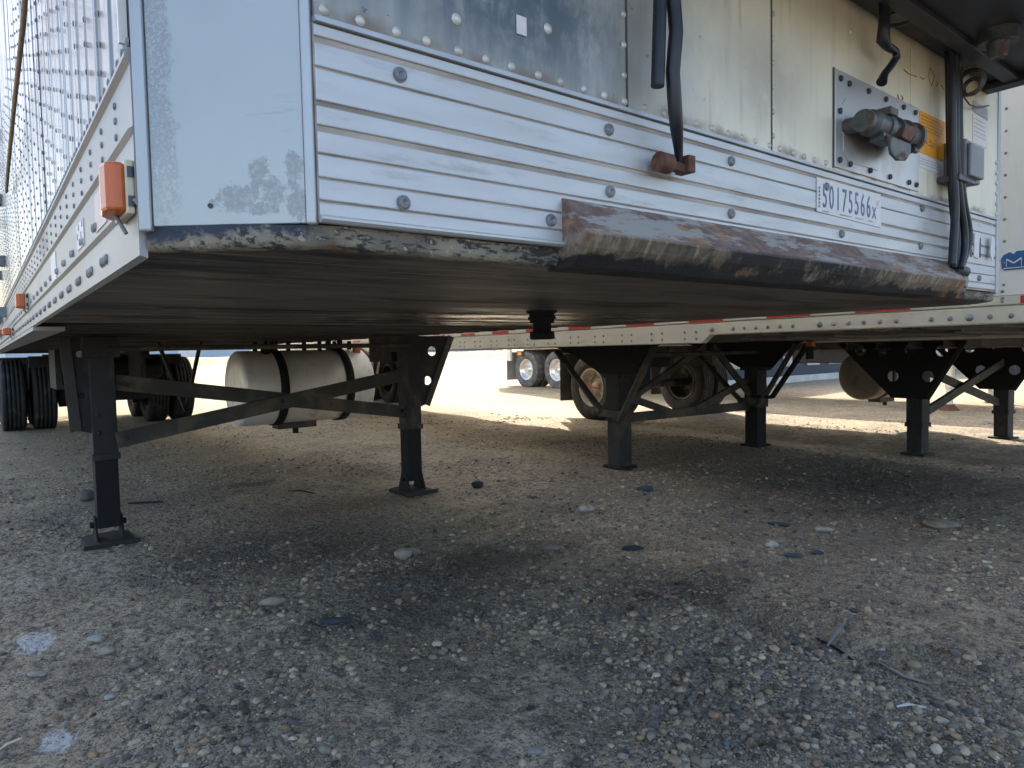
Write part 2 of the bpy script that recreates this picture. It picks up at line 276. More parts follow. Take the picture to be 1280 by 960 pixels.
# ------------------------------------------------------------------ mesh helpers
class MB:
    def __init__(s): s.v = []; s.f = []; s.smooth = set()
    def add(s, vs, fs, smooth=False):
        o = len(s.v); s.v += [tuple(p) for p in vs]
        for f in fs:
            if smooth: s.smooth.add(len(s.f))
            s.f.append(tuple(i+o for i in f))
        return s
    def box(s, x0, x1, y0, y1, z0, z1, M4=None):
        vs = [Vector((x, y, z)) for x in (x0, x1) for y in (y0, y1) for z in (z0, z1)]
        if M4: vs = [M4 @ p for p in vs]
        return s.add(vs, [(0, 1, 3, 2), (4, 6, 7, 5), (0, 4, 5, 1), (2, 3, 7, 6), (0, 2, 6, 4), (1, 5, 7, 3)])
    def bar(s, p, q, w, h, up=(0, 0, 1)):
        p, q = Vector(p), Vector(q); d = (q-p); L = d.length; d.normalize(); u = Vector(up); a = d.cross(u)
        if a.length < 1e-4: a = d.cross(Vector((1, 0, 0)))
        a.normalize(); b = a.cross(d); vs = []
        for t in (p, q):
            for i, j in ((-1, -1), (1, -1), (1, 1), (-1, 1)): vs.append(t + a*(w/2*i) + b*(h/2*j))
        return s.add(vs, [(0, 1, 2, 3), (7, 6, 5, 4), (0, 4, 5, 1), (1, 5, 6, 2), (2, 6, 7, 3), (3, 7, 4, 0)])
    def prism(s, poly, axis, a, b):      # poly of 2D points in the plane across axis (x: (y,z), y: (x,z), z: (x,y))
        n = len(poly); mk = {'x': lambda p, t: (t, p[0], p[1]), 'y': lambda p, t: (p[0], t, p[1]), 'z': lambda p, t: (p[0], p[1], t)}[axis]
        vs = [mk(p, a) for p in poly] + [mk(p, b) for p in poly]
        return s.add(vs, [tuple(range(n)), tuple(range(2*n-1, n-1, -1))] + [(i, i+n, (i+1) % n+n, (i+1) % n) for i in range(n)])
    def cyl(s, p, q, r, n=16, r2=None, cap=True, smooth=True):
        p, q = Vector(p), Vector(q); d = (q-p).normalized(); a = d.orthogonal().normalized(); b = d.cross(a); r2 = r if r2 is None else r2; vs = []
        for t, rr in ((p, r), (q, r2)):
            for i in range(n): g = 2*pi*i/n; vs.append(t+(a*cos(g)+b*sin(g))*rr)
        s.add(vs, [(i, (i+1) % n, (i+1) % n+n, i+n) for i in range(n)], smooth)
        if cap: s.add(vs, [tuple(range(n-1, -1, -1)), tuple(range(n, 2*n))])
        return s
    def tube(s, pts, r, n=8, rs=None):
        pts = [Vector(p) for p in pts]; m = len(pts); vs = []; a = None
        for i, p in enumerate(pts):
            d = (pts[min(i+1, m-1)]-pts[max(i-1, 0)]).normalized()
            a = (d.orthogonal() if a is None else (a - d*a.dot(d))).normalized(); b = d.cross(a); rr = rs[i] if rs else r
            vs += [p+(a*cos(2*pi*j/n)+b*sin(2*pi*j/n))*rr for j in range(n)]
        fs = [(i*n+j, i*n+(j+1) % n, (i+1)*n+(j+1) % n, (i+1)*n+j) for i in range(m-1) for j in range(n)]
        s.add(vs, fs, True); return s.add(vs, [tuple(range(n-1, -1, -1)), tuple(range((m-1)*n, m*n))])
    def lathe(s, prof, c, axis='x', n=32, close=False):   # prof: (along, radius)
        c = Vector(c); vs = []
        for t, r in prof:
            for i in range(n):
                g = 2*pi*i/n; q = {'x': (t, r*cos(g), r*sin(g)), 'y': (r*cos(g), t, r*sin(g)), 'z': (r*cos(g), r*sin(g), t)}[axis]; vs.append(c+Vector(q))
        m = len(prof); fs = [(i*n+j, i*n+(j+1) % n, (i+1)*n+(j+1) % n, (i+1)*n+j) for i in range(m-1) for j in range(n)]
        if close: fs += [((m-1)*n+j, (m-1)*n+(j+1) % n, (j+1) % n, j) for j in range(n)]
        return s.add(vs, fs, True)
    def dome(s, c, nrm, r, h=.4, n=8):
        c, nrm = Vector(c), Vector(nrm).normalized(); a = nrm.orthogonal().normalized(); b = nrm.cross(a)
        vs = [c+(a*cos(2*pi*i/n)+b*sin(2*pi*i/n))*r for i in range(n)]+[c+nrm*r*h*.75+(a*cos(2*pi*i/n)+b*sin(2*pi*i/n))*r*.72 for i in range(n)]+[c+nrm*r*h]
        return s.add(vs, [(i, (i+1) % n, n+(i+1) % n, n+i) for i in range(n)]+[(n+i, n+(i+1) % n, 2*n) for i in range(n)], True)
    def mesh(s, name, mat):
        c = Vector([(min(p[i] for p in s.v)+max(p[i] for p in s.v))/2 for i in range(3)])
        me = bpy.data.meshes.new(name); me.from_pydata([tuple(Vector(p)-c) for p in s.v], [], s.f); me.materials.append(mat)
        for i in s.smooth: me.polygons[i].use_smooth = True
        bm = bmesh.new(); bm.from_mesh(me); bmesh.ops.recalc_face_normals(bm, faces=bm.faces); bm.to_mesh(me); bm.free()
        return me, c
    def build(s, name, mat, parent=None, bevel=0, kind=None, label=None):
        me, c = s.mesh(name, mat); return place(name, me, c, parent, bevel, kind, label)
ORG = {}
def place(name, me, c, parent=None, bevel=0, kind=None, label=None):
    o = bpy.data.objects.new(name, me); col.objects.link(o)
    if parent is not None: o.parent = parent; o.location = Vector(c)-ORG[parent.name]
    else: o.location = c
    ORG[o.name] = Vector(c)
    if bevel: b = o.modifiers.new('bevel', 'BEVEL'); b.width = bevel; b.segments = 2; b.limit_method = 'ANGLE'; b.angle_limit = R(40)
    if kind: o['kind'] = kind
    if label: o['label'] = label
    return o
def tag(o, label=None, cat=None, group=None, kind=None):
    for k_, v_ in (('label', label), ('category', cat), ('group', group), ('kind', kind)):
        if v_: o[k_] = v_
    return o
def thing(name, label, cat, loc=(0, 0, 0), yaw=0, group=None):
    o = bpy.data.objects.new(name, None); col.objects.link(o); o.location = loc; o.rotation_euler = (0, 0, yaw); o.empty_display_size = .2
    ORG[o.name] = Vector((0, 0, 0)); return tag(o, label, cat, group)
def sub(name, parent, c):                        # an Empty part that holds its pieces
    o = bpy.data.objects.new(name, None); col.objects.link(o); o.parent = parent; o.location = Vector(c)-ORG[parent.name]; ORG[o.name] = Vector(c); o.empty_display_size = .1
    return o
def again(me_c, name, c, parent): return place(name, me_c[0], c, parent)
def text(body, size, mat, name, parent, origin, xdir, zdir, sx=1, depth=.0006, align='LEFT'):
    cu = bpy.data.curves.new(name, 'FONT'); cu.body = body; cu.size = size; cu.extrude = depth; cu.align_x = align; cu.resolution_u = 3
    t = bpy.data.objects.new(name, cu); me = bpy.data.meshes.new_from_object(t); bpy.data.objects.remove(t)
    xd, zd = Vector(xdir).normalized(), Vector(zdir).normalized(); nd = xd.cross(zd); o = Vector(origin)
    for v in me.vertices: p = v.co.copy(); v.co = xd*p.x*sx + zd*p.y + nd*p.z
    me.materials.clear(); me.materials.append(mat)
    return place(name, me, o, parent)

# ------------------------------------------------------------------ shared builders
TYR = {}
def tyre_mesh(mat, w=.28, r=.51):
    key = (mat.name, w, r)
    if key not in TYR:
        h = w/2; ri = .29; p = [(-h*.75, ri), (-h*.98, ri+.05), (-h, ri+.11), (-h*.97, r-.06), (-h*.88, r-.02), (-h*.80, r-.005)]
        for g in (-.5, -.17, .17, .5):
            p += [(h*(g-.05), r), (h*(g-.035), r-.016), (h*(g+.035), r-.016), (h*(g+.05), r)]
        p += [(h*.80, r-.005), (h*.88, r-.02), (h*.97, r-.06), (h, ri+.11), (h*.98, ri+.05), (h*.75, ri)]
        mb = MB().lathe(p, (0, 0, 0), 'x', 48, True); TYR[key] = mb.mesh('tyre', mat)
    return TYR[key]
RIM = {}
def rim_mesh(mat, side, deep=.11):
    key = (mat.name, side, deep)
    if key not in RIM:
        mb = MB(); s_ = side; p = [(.12*s_, .292), (.12*s_, .275), (.10*s_, .262), ((.12-deep)*s_, .25), ((.10-deep)*s_, .20), ((.12-deep)*s_, .13), ((.13-deep)*s_, .085), ((.17-deep)*s_, .08), ((.17-deep)*s_, .0)]
        mb.lathe(p, (0, 0, 0), 'x', 32); mb.lathe([(-.12*s_, .292), (-.12*s_, .27), (.10*s_, .262)], (0, 0, 0), 'x', 32)
        for i in range(10):
            g = 2*pi*i/10; c = (s_*(.125-deep), .165*cos(g), .165*sin(g)); mb.cyl(c, (c[0]+.03*s_, c[1], c[2]), .012, 6)
        for i in range(8):
            g = 2*pi*(i+.5)/8; c = (s_*(.104-deep), .218*cos(g), .218*sin(g)); mb.cyl(c, (c[0]+.006*s_, c[1], c[2]), .018, 8)
        RIM[key] = mb.mesh('rim', mat)
    return RIM[key]
def wheel(parent, x, y, z, side, tm, rm, w=.28, deep=.11, label=None):
    wh = sub('wheel', parent, (x, y, z))
    if label: wh['label'] = label
    again(tyre_mesh(tm, w), 'tyre', (x, y, z), wh); mc = rim_mesh(rm, side, deep); place('rim', mc[0], Vector((x, y, z))+mc[1], wh); return wh
def holed_plate(poly, holes, axis, a, b, name, mat, parent):
    # plate outline with round holes: triangulated face with bridges, extruded
    bm = bmesh.new(); loops = [poly]+[[(hx+hr*cos(2*pi*i/14), hz+hr*sin(2*pi*i/14)) for i in range(14)] for hx, hz, hr in holes]
    edges = []; allv = []
    for lp in loops:
        vs = [bm.verts.new((p[0], p[1], 0)) for p in lp]; allv.append(vs); edges += [bm.edges.new((vs[i], vs[(i+1) % len(vs)])) for i in range(len(vs))]
    bmesh.ops.triangle_fill(bm, use_beauty=True, use_dissolve=False, edges=edges)
    rm = []
    for f in bm.faces:
        c = f.calc_center_median()
        if any((c.x-hx)**2+(c.y-hz)**2 < (hr*.96)**2 and all(min((v.co.x-hx)**2+(v.co.y-hz)**2 for v in [vv]) < (hr*1.05)**2 for vv in f.verts) for hx, hz, hr in holes): rm.append(f)
    bmesh.ops.delete(bm, geom=rm, context='FACES_ONLY')
    r = bmesh.ops.extrude_face_region(bm, geom=bm.faces[:]); ev = [g for g in r['geom'] if isinstance(g, bmesh.types.BMVert)]; es = set(ev)
    for v in bm.verts:
        p, t = (v.co.x, v.co.y), (b if v in es else a); v.co = {'x': (t, p[0], p[1]), 'y': (p[0], t, p[1])}[axis]
    bmesh.ops.recalc_face_normals(bm, faces=bm.faces)
    c = sum((v.co for v in bm.verts), Vector())/len(bm.verts)
    for v in bm.verts: v.co -= c
    me = bpy.data.meshes.new(name); bm.to_mesh(me); bm.free(); me.materials.append(mat)
    return place(name, me, c, parent)
def fuel_tank(parent, x0, x1, y, z, r, bands, label, mt='tank'):
    t = MB().lathe([(x0+.02, 0), (x0+.012, r*.6), (x0+.02, r*.93), (x0+.045, r), (x1-.045, r), (x1-.02, r*.93), (x1-.012, r*.6), (x1-.02, 0)], (0, y, z), 'x', 48).build('fuel_tank', M[mt], parent, label=label)
    for b in bands:
        MB().lathe([(b-.035, r+.003), (b-.035, r+.012), (b+.035, r+.012), (b+.035, r+.003)], (0, y, z), 'x', 48, True).build('strap', M['band'], t)
        MB().bar((b, y-.1, z+r-.02), (b, y-.1, 1.12), .05, .03).build('hanger', M['band'], t); MB().bar((b, y+.15, z+r-.06), (b, y+.15, 1.12), .06, .03).build('hanger', M['band'], t)
    MB().box(x0+.34, x0+.68, y-.08, y+.08, z-r-.045, z-r+.02).build('guard', M['brace'], t, .004)
    MB().cyl((x0+.5, y-.05, z-r-.09), (x0+.5, y-.05, z-r-.03), .025, 10).cyl((x0+.25, y-.1, z+r-.04), (x0+.25, y-.1, z+r+.03), .04, 12).build('drain_plug', M['band'], t)
    return t

# ------------------------------------------------------------------ THE REEFER TRAILER (front trailer)
W0, W1, CH = 2.264, 2.584, .16          # flat front width, body width, chamfer
XL, XR, YS = -.16, 2.424, .13           # left side, right side, where the sides start
ZB, ZT, LEN = 1.146, 4.0, 14.3
T1 = thing('refrigerated_trailer', 'big silver refrigerated trailer with ribbed lower front, rusty bumper plate and orange side marker', 'trailer')
LEGX, LEGY = (.195, 2.069), 3.46
for lx in LEGX: FEET.append((lx, LEGY)); FEETZ[(lx, LEGY)] = 0
foot = [(XL+.01, YS), (0, .008), (W0, .008), (XR-.01, YS), (XR-.01, LEN), (XL+.01, LEN)]
MB().prism(foot, 'z', 1.24, ZT).build('insulated_body', M['siderail'], T1)
# front sill: separate ribbed strips with recessed joints
zs = [1.372, 1.354, 1.322, 1.2815, 1.253, 1.2235, 1.1955, 1.169, 1.152]
hj = [.0012, .0036, .0013, .0030, .0036, .0011, .0011, .0011, 0]
MB().box(.001, W0-.001, -.0012, .012, ZB, 1.372).build('sill_backing', M['groove'], T1)
for i in range(8):
    a, b = zs[i+1]+hj[i+1], zs[i]-hj[i]
    MB().box(.002, W0-.002, -.004, .004, a, b).build('front_strip', M['alu'], T1, .0015)
for i in (1, 3, 4, 2):      # raised lips beside the wide joints
    z = zs[i+0]-hj[i]-.004
MB().prism([(-.006, 1.1445), (-.010, 1.1475), (-.010, 1.1505), (-.004, 1.153), (.004, 1.153), (.004, 1.1445)], 'x', .002, .382).build('bottom_lip', M['alu'], T1)
MB().prism([(.004, 1.3725), (-.009, 1.3725), (-.009, 1.3785), (.004, 1.381)], 'x', .002, W0-.002).build('top_lip', M['trim'], T1)
# wall sheets above
sheets = [(.003, .5275, 0), (.5295, .950, .0012), (.9525, 1.60, .0), (1.602, W0-.003, .0012)]
for a, b, d in sheets:
    MB().box(a, b, -.004-d, .004, 1.3795, 2.9).build('front_wall_sheet', M['wall'], T1, .0012)
MB().box(.5265, .5305, -.0055, .0035, 1.381, 2.9).build('sheet_seam', M['seam'], T1); MB().box(.9495, .9535, -.0062, .0035, 1.381, 2.9).build('sheet_seam', M['seam'], T1)
MB().box(.003, W0-.003, -.004, .006, 2.9005, ZT-.01).build('front_wall_top', M['wall'], T1)
rv = MB(); x = .016
while x < 1.19: rv.dome((x+random.uniform(-.003, .003), -.0045, 1.3885), (0, -1, 0), .0068, .55, 8); x += .0462
for z in np.arange(1.43, 1.9, .048): rv.dome((.522, -.0045, z), (0, -1, 0), .006, .5); rv.dome((.9585, -.0045, z-.02), (0, -1, 0), .006, .5)
for px_, pz_ in ((.199, 1.429), (.199, 1.56), (.36, 1.46), (1.28, 1.70)): rv.dome((px_, -.0045, pz_), (0, -1, 0), .008, .5, 10)
rv.build('wall_rivets', M['rivetpale'], T1, kind='stuff')
for p_ in [(.112, 1.337), (.485, 1.337), (.814, 1.338), (.112, 1.179), (.486, 1.240), (.359, 1.182), (.813, 1.240), (1.17, 1.337), (1.678, 1.346), (1.67, 1.246), (1.24, 1.24), (2.10, 1.182)]:
    x_, z_ = p_; mb = MB(); mb.cyl((x_, -.004, z_), (x_, -.0062, z_), .0095, 18); mb.lathe([(-.0062, .0085), (-.0095, .0075), (-.0095, .004), (-.0068, .003), (-.0068, 0)], (x_, 0, z_), 'y', 14)
    mb.build('screw', M['rivet'], T1)
# left chamfered corner panel (and its twin)
def chamfer(x0, y0, x1, y1, label=None):
    d = Vector((x1-x0, y1-y0, 0)).normalized(); n = Vector((d.y, -d.x, 0));
    if n.y > 0: n = -n
    def P(t, o, z): return Vector((x0, y0, 0))+d*t+n*o+Vector((0, 0, z))
    L = math.hypot(x1-x0, y1-y0)
    mb = MB(); vs = [P(t, o, z) for t in (.014, L-.012) for o in (-.004, .002) for z in (ZB-.002, ZT-.02)]
    mb.add(vs, [(0, 1, 3, 2), (4, 6, 7, 5), (0, 4, 5, 1), (2, 3, 7, 6), (0, 2, 6, 4), (1, 5, 7, 3)]); mb.build('corner_panel', M['corner'], T1, .001)
    for a, b, zb in ((-.002, .013, ZB-.008), (L-.011, L+.001, ZB-.004)):
        mb = MB(); vs = [P(t, o, z) for t in (a, b) for o in (-.006, .006) for z in (zb, ZT-.02)]
        mb.add(vs, [(0, 1, 3, 2), (4, 6, 7, 5), (0, 4, 5, 1), (2, 3, 7, 6), (0, 2, 6, 4), (1, 5, 7, 3)]); mb.build('corner_trim', M['trim'], T1, .0025)
    return P, L
Pc, Lc = chamfer(XL, YS, 0, .002); chamfer(XR, YS, W0, .002)
hole = Pc(Lc*.40, .0028, 1.166); MB().cyl(hole, hole+Vector((-.0006, -.001, 0)), .003, 10).build('rivet_hole', M['seam'], T1)
for t_, z_ in ((.77, 1.44), (.78, 1.415), (.76, 1.39)): q = Pc(Lc*t_, .002, z_); 
# skirt below
def ring(z0, z1, off0, off1):      # band that follows chamfer - front - chamfer
    path = [(XL, YS), (-.004, .006), (W0+.004, .006), (XR, YS)]; return path
sk = [(XL+.004, YS+.002)]; 
for i in range(13): t_ = i/12; sk.append((XL*(1-t_)+.0*t_+.004, (YS*(1-t_)+.006*t_) - .010*sin(pi*t_)))
n_ = 60
for i in range(1, n_+1): sk.append((.004+(W0-.004)*i/n_, .006-.002*vnoise(np.float64(i*.9), np.float64(3.1))))
for i in range(1, 13): t_ = i/12; sk.append((W0+(XR-W0)*t_, .006+(YS-.006)*t_-.010*sin(pi*t_)))
prof = [(0, 1.1435), (.001, 1.130), (.002, 1.122), (.006, 1.1172), (.016, 1.1162)]
vs = []; fs = []
for j, (x_, y_) in enumerate(sk):
    for o_, z_ in prof: vs.append((x_ + (o_*.4 if x_ < 0 else -o_*.4 if x_ > W0 else 0), y_+o_+.001*random.random(), z_+.0018*(random.random()-.5)))
m_ = len(prof)
for j in range(len(sk)-1):
    for i in range(m_-1): fs.append((j*m_+i, j*m_+i+1, (j+1)*m_+i+1, (j+1)*m_+i))
mb = MB().add(vs, fs, True); mb.build('bottom_skirt', M['skirt'], T1)
# underside: coupler plate, cross members, floor, rails
MB().prism([(XL+.010, YS+.014), (.004, .016), (W0-.004, .016), (XR-.010, YS+.014), (XR-.010, 2.0), (XL+.010, 2.0)], 'z', 1.1172, 1.17).build('coupler_plate', M['under'], T1)
for a, b, y_ in ((-.02, .32, .42), (.25, .6, .75), (1.5, 2.2, .5), (1.3, 1.75, .3), (.1, .3, 1.25), (.9, 1.3, .25)):
    MB().prism([(a, y_), (a+.05, y_-.012), (b, y_+.004), (b-.06, y_+.012)], 'z', 1.1165, 1.1195).build('weld_slot', M['seam'], T1)
for y_, xa, xb in ((1.12, .0, 2.2), (1.42, -.1, 2.35), (1.62, -.1, 2.35), (1.80, -.1, 2.35), (1.92, -.1, 2.35)): MB().box(xa, xb, y_-.007, y_+.007, 1.1145, 1.1179).build('weld_seam', M['under'], T1, .001)
MB().cyl((.7, 1.5, 1.1163), (.7, 1.5, 1.12), .06, 20).build('access_hole', M['seam'], T1)
cm = MB().box(XL+.03, XR-.03, -.022, .022, 1.121, 1.127).box(XL+.03, XR-.03, -.004, .004, 1.127, 1.20).mesh('cross_member', M['beam'])
y_ = 2.07
while y_ < LEN-.2: again(cm, 'cross_member', Vector(cm[1])+Vector((0, y_, 0)), T1); y_ += .2 if y_ < 3.2 else .305
MB().box(XL+.02, XR-.02, 2.0, LEN-.05, 1.20, 1.235).build('floor_sheet', M['floor'], T1)
kp = MB().lathe([(1.1175, .052), (1.112, .050), (1.108, .041), (1.080, .040), (1.078, .030), (1.052, .030), (1.050, .040), (1.030, .041), (1.025, .036), (1.025, 0)], (1.132, .92, 0), 'z', 24)
kp.lathe([(1.100, .041), (1.098, .046), (1.091, .046), (1.089, .041)], (1.132, .92, 0), 'z', 24); kp.build('kingpin', M['legblack'], T1)
# side rails
def rail(x, s, nm, mat, zb=1.109):
    # profile across x (s = outward sign), z ; extruded along y
    pf = [(0, 1.352), (.004, 1.352), (.009, 1.347), (.010, 1.340), (.004, 1.334), (.004, 1.262), (.009, 1.258), (.004, 1.252), (.004, 1.180), (.008, 1.176), (.003, 1.170), (.003, zb+.003), (-.006, zb), (-.006, 1.352)]
    return MB().prism([(x+s*a, z) for a, z in pf], 'y', YS+.008, LEN).build(nm, mat, T1)
rail(XL, -1, 'side_rail', M['siderail']); rail(XR, 1, 'side_rail', M['siderail'], 1.124)
MB().box(XL-.004, XL+.09, 2.12, LEN, 1.095, 1.1085).build('rail_flange', M['siderail'], T1)
yy = YS+.01; k_ = 0
while yy < LEN-.1:
    y1 = min(yy+1.22, LEN); MB().box(XL-.002-(k_ % 2)*.0015, XL+.01, yy, y1-.003, 1.3535, ZT-.05).build('side_panel', M['polish'], T1); MB().box(XR-.01, XR+.002, yy, y1-.003, 1.3535, ZT-.05).build('side_panel', M['white'], T1); yy = y1; k_ += 1
sr = MB(); y_ = .375
while y_ < 6:
    z_ = 1.40
    while z_ < 2.25: sr.dome((XL-.0035, y_+random.uniform(-.003, .003), z_+random.uniform(-.003, .003)), (-1, 0, 0), .0052, .5, 6); z_ += .0415
    y_ += .1245
sr.build('panel_rivets', M['rivet'], T1, kind='stuff')
sr = MB(); y_ = .145
while y_ < 9: sr.dome((XL-.0035, y_, 1.3595), (-1, 0, 0), .0066, .5, 6); y_ += .037
y_ = .2515
while y_ < 7:
    for z_ in (1.317, 1.298, 1.277): sr.dome((XL-.0045, y_, z_), (-1, 0, 0), .0052, .5, 6)
    y_ += .123
y_ = .30
while y_ < 8:
    for q in range(3):
        sr.dome((XL-.0035, y_+q*.022, 1.196+.002*q), (-1, 0, 0), .0085, .5, 8); sr.dome((XL-.0035, y_+.09+q*.022, 1.137), (-1, 0, 0), .0085, .5, 8)
    y_ += .165
sr.build('rail_rivets', M['rivet'], T1, kind='stuff')
# marker lights
def marker(y0, y1, z0, z1, dx, parent):
    b = MB().box(XL-.0135, XL-.004, y0-.002, y1+.004, z0-.003, z1+.003); bo = b.build('marker_light', M['beige'], parent, .002)
    pf = [(y0, -.0132), (y0+.001, -dx+.008), (y0+.008, -dx+.001), (y0+.026, -dx-.002), (y1-.02, -dx+.002), (y1-.003, -dx+.012), (y1, -.0132)]
    MB().prism([(XL+a, yv) for yv, a in pf], 'z', z0, z1).build('lens', M['orange'], bo, .004)
    for zc in (z0+(z1-z0)*.20, z0+(z1-z0)*.80): MB().box(XL-.0115, XL-.0045, y0-.0048, y0-.0018, zc-.006, zc+.006).build('clip_slot', M['glass'], bo)
    MB().cyl((XL-.02, (y0+y1)/2, z0+.003), (XL-.010, (y0+y1)/2-.01, z0-.022), .0025, 6).build('pigtail', M['greyplastic'], bo)
marker(.146, .226, 1.164, 1.221, .034, T1)
marker(2.28, 2.37, 1.185, 1.235, .042, T1); marker(3.7, 3.8, 1.13, 1.165, .05, T1); marker(5.6, 5.72, 1.18, 1.23, .05, T1); marker(9.4, 9.52, 1.18, 1.23, .05, T1)
MB().box(XL-.0055, XL-.0042, .36, .47, 1.187, 1.243).build('faded_sticker', M['pink'], T1)
MB().box(XL-.0055, XL-.0042, .62, .72, 1.19, 1.235).build('faded_sticker', M['sticker'], T1)
MB().box(XL-.0055, XL-.0042, 1.15, 1.28, 1.182, 1.245).build('white_tag', M['sticker'], T1)
for k2, (a, b) in enumerate(((.63, 1.222), (.65, 1.205), (.68, 1.222), (.70, 1.208))): MB().box(XL-.0062, XL-.005, a, a+.01, b, b+.011).build('faded_print', M['inkgrey'], T1)
# side door hardware: lock rods with brackets, rope
for y_, z0_, z1_ in ((4.6, 1.22, 2.9), (5.5, 1.25, 2.9)):
    mb = MB().cyl((XL-.05, y_, z0_), (XL-.05, y_, z1_), .014, 8)
    for z_ in (1.3, 1.62, 2.0, 2.4): mb.box(XL-.07, XL, y_-.05, y_+.05, z_-.03, z_+.03)
    mb.build('door_lock_rod', M['greyplastic'], T1)
MB().tube([at(32, -12, X=XL-.03), at(29, 30, X=XL-.03), at(24, 75, X=XL-.03), at(19, 120, X=XL-.03), at(15, 160, X=XL-.03), at(10, 212, X=XL-.03), at(8, 240, X=XL-.02)], .0065, 8).build('side_rope', M['rope'], T1)
MB().box(XL-.012, XL-.003, .15, .157, 1.36, 1.8).build('edge_flashing', M['tapewhite'], T1)
# landing gear
def leg1(x, wing):
    y = LEGY; s = .058; L = MB().box(x-s, x+s, y-s, y+s, .47, 1.10).build('landing_leg', M['leg'], T1, .004)
    MB().box(x-s-.008, x+s+.008, y-s-.008, y+s+.008, .455, .49).build('collar', M['leg'], L, .003)
    MB().box(x-.054, x+.054, y-.054, y+.054, .09, .46).build('inner_leg', M['legblack'], L, .003)
    MB().box(x-s-.03, x+s+.03, y-s-.005, y+s+.1, 1.0, 1.108).build('mount_bracket', M['leg'], L, .004)
    for sx in (-1, 1): MB().prism([(y-.085, .02), (y+.085, .02), (y+.03, .15), (y-.03, .15)], 'x', x+sx*.056, x+sx*.066).build('foot_bracket', M['legblack'], L)
    MB().cyl((x-.085, y, .105), (x+.085, y, .105), .016, 10).build('foot_pin', M['legblack'], L)
    MB().prism([(x-.12, .002), (x+.12, .002), (x+.115, .022), (x+.06, .03), (x-.06, .03), (x-.115, .022)], 'y', y-.13, y+.13).build('foot', M['legblack'], L, .003)
    MB().bar((x-.13, y-.135, .016), (x+.13, y-.135, .016), .012, .026).build('foot_lip', M['leg'], L)
    w_ = wing; out = -1 if x < 1 else 1
    poly = [(x+out*s, 1.108), (x+out*(s+w_), 1.108), (x+out*(s+w_*.75), .95), (x+out*(s+.07), .62), (x+out*s, .60)]
    holes = [(x+out*(s+w_*.45), 1.0, .035), (x+out*(s+w_*.30), .79, .032)] if x > 1 else [(x+out*(s+w_*.35), 1.02, .018), (x+out*(s+w_*.35), .80, .018)]
    holed_plate(poly, holes, 'y', y-.01, y-.004, 'gusset_plate', M['leg'], L)
    MB().bar((x+out*(s+w_), y-.02, 1.105), (x+out*(s+.07), y-.02, .615), .05, .006, (0, 1, 0)).build('gusset_flange', M['brace'], L)
    for z_ in (.70, .60): MB().dome((x-.03, y-s-.001, z_), (0, -1, 0), .013, .5, 8).build('bolt', M['leg'], L)
    return L
leg1(LEGX[0], .10); leg1(LEGX[1], .29)
a_, b_ = LEGX
MB().bar((a_+.06, 3.44, .865), (b_-.03, 3.44, .575), .012, .085).bar((a_+.06, 3.447, .903), (b_-.03, 3.447, .613), .04, .008).build('cross_brace', M['brace'], T1)
MB().bar((a_+.05, 3.395, .555), (b_-.05, 3.395, .845), .012, .085).bar((a_+.05, 3.402, .593), (b_-.05, 3.402, .883), .04, .008).build('cross_brace', M['brace'], T1)
MB().cyl((a_+.03, 3.40, 1.045), (b_-.03, 3.40, 1.045), .015, 12).build('crank_shaft', M['brace'], T1)
for xx, zz in ((a_+.10, .855), (b_-.08, .59), (a_+.10, .567), (b_-.10, .832), (1.14, .71)): MB().cyl((xx, 3.38, zz), (xx, 3.43, zz), .014, 8).build('bolt', M['leg'], T1)
for x_ in (a_, b_): MB().box(x_-.06, x_+.06, 3.6, 3.95, .93, 1.108).build('frame_bracket', M['leg'], T1)
MB().bar((.75, 4.9, 1.11), (.92, 4.9, .58), .05, .02).bar((1.05, 4.9, 1.11), (.92, 4.9, .58), .05, .02).build('hose_support', M['band'], T1)
fuel_tank(T1, 1.33, 2.50, 5.1, .72, .315, (1.66, 2.24), 'dusty silver cylindrical fuel tank with black straps')
for k2 in range(7): xx = 1.5+k2*.14; MB().cyl((xx, 5.02, 1.03), (xx, 5.02, 1.11), .02, 8).lathe([(1.045, .02), (1.06, .036), (1.075, .02)], (xx, 5.02, 0), 'z', 10).build('tank_fitting', M['band'], T1)
MB().box(2.36, 2.42, 4.95, 5.0, 1.0, 1.05).build('tank_marker', M['orange'], T1, .004)
MB().tube([(2.45, 5.1, .98), (2.55, 5.0, .90), (2.52, 4.95, .78), (2.62, 5.0, .70)], .018, 8).tube([(2.5, 5.15, 1.05), (2.65, 5.05, .92), (2.6, 5.0, .8)], .012, 8).build('fuel_line', M['rope'], T1)
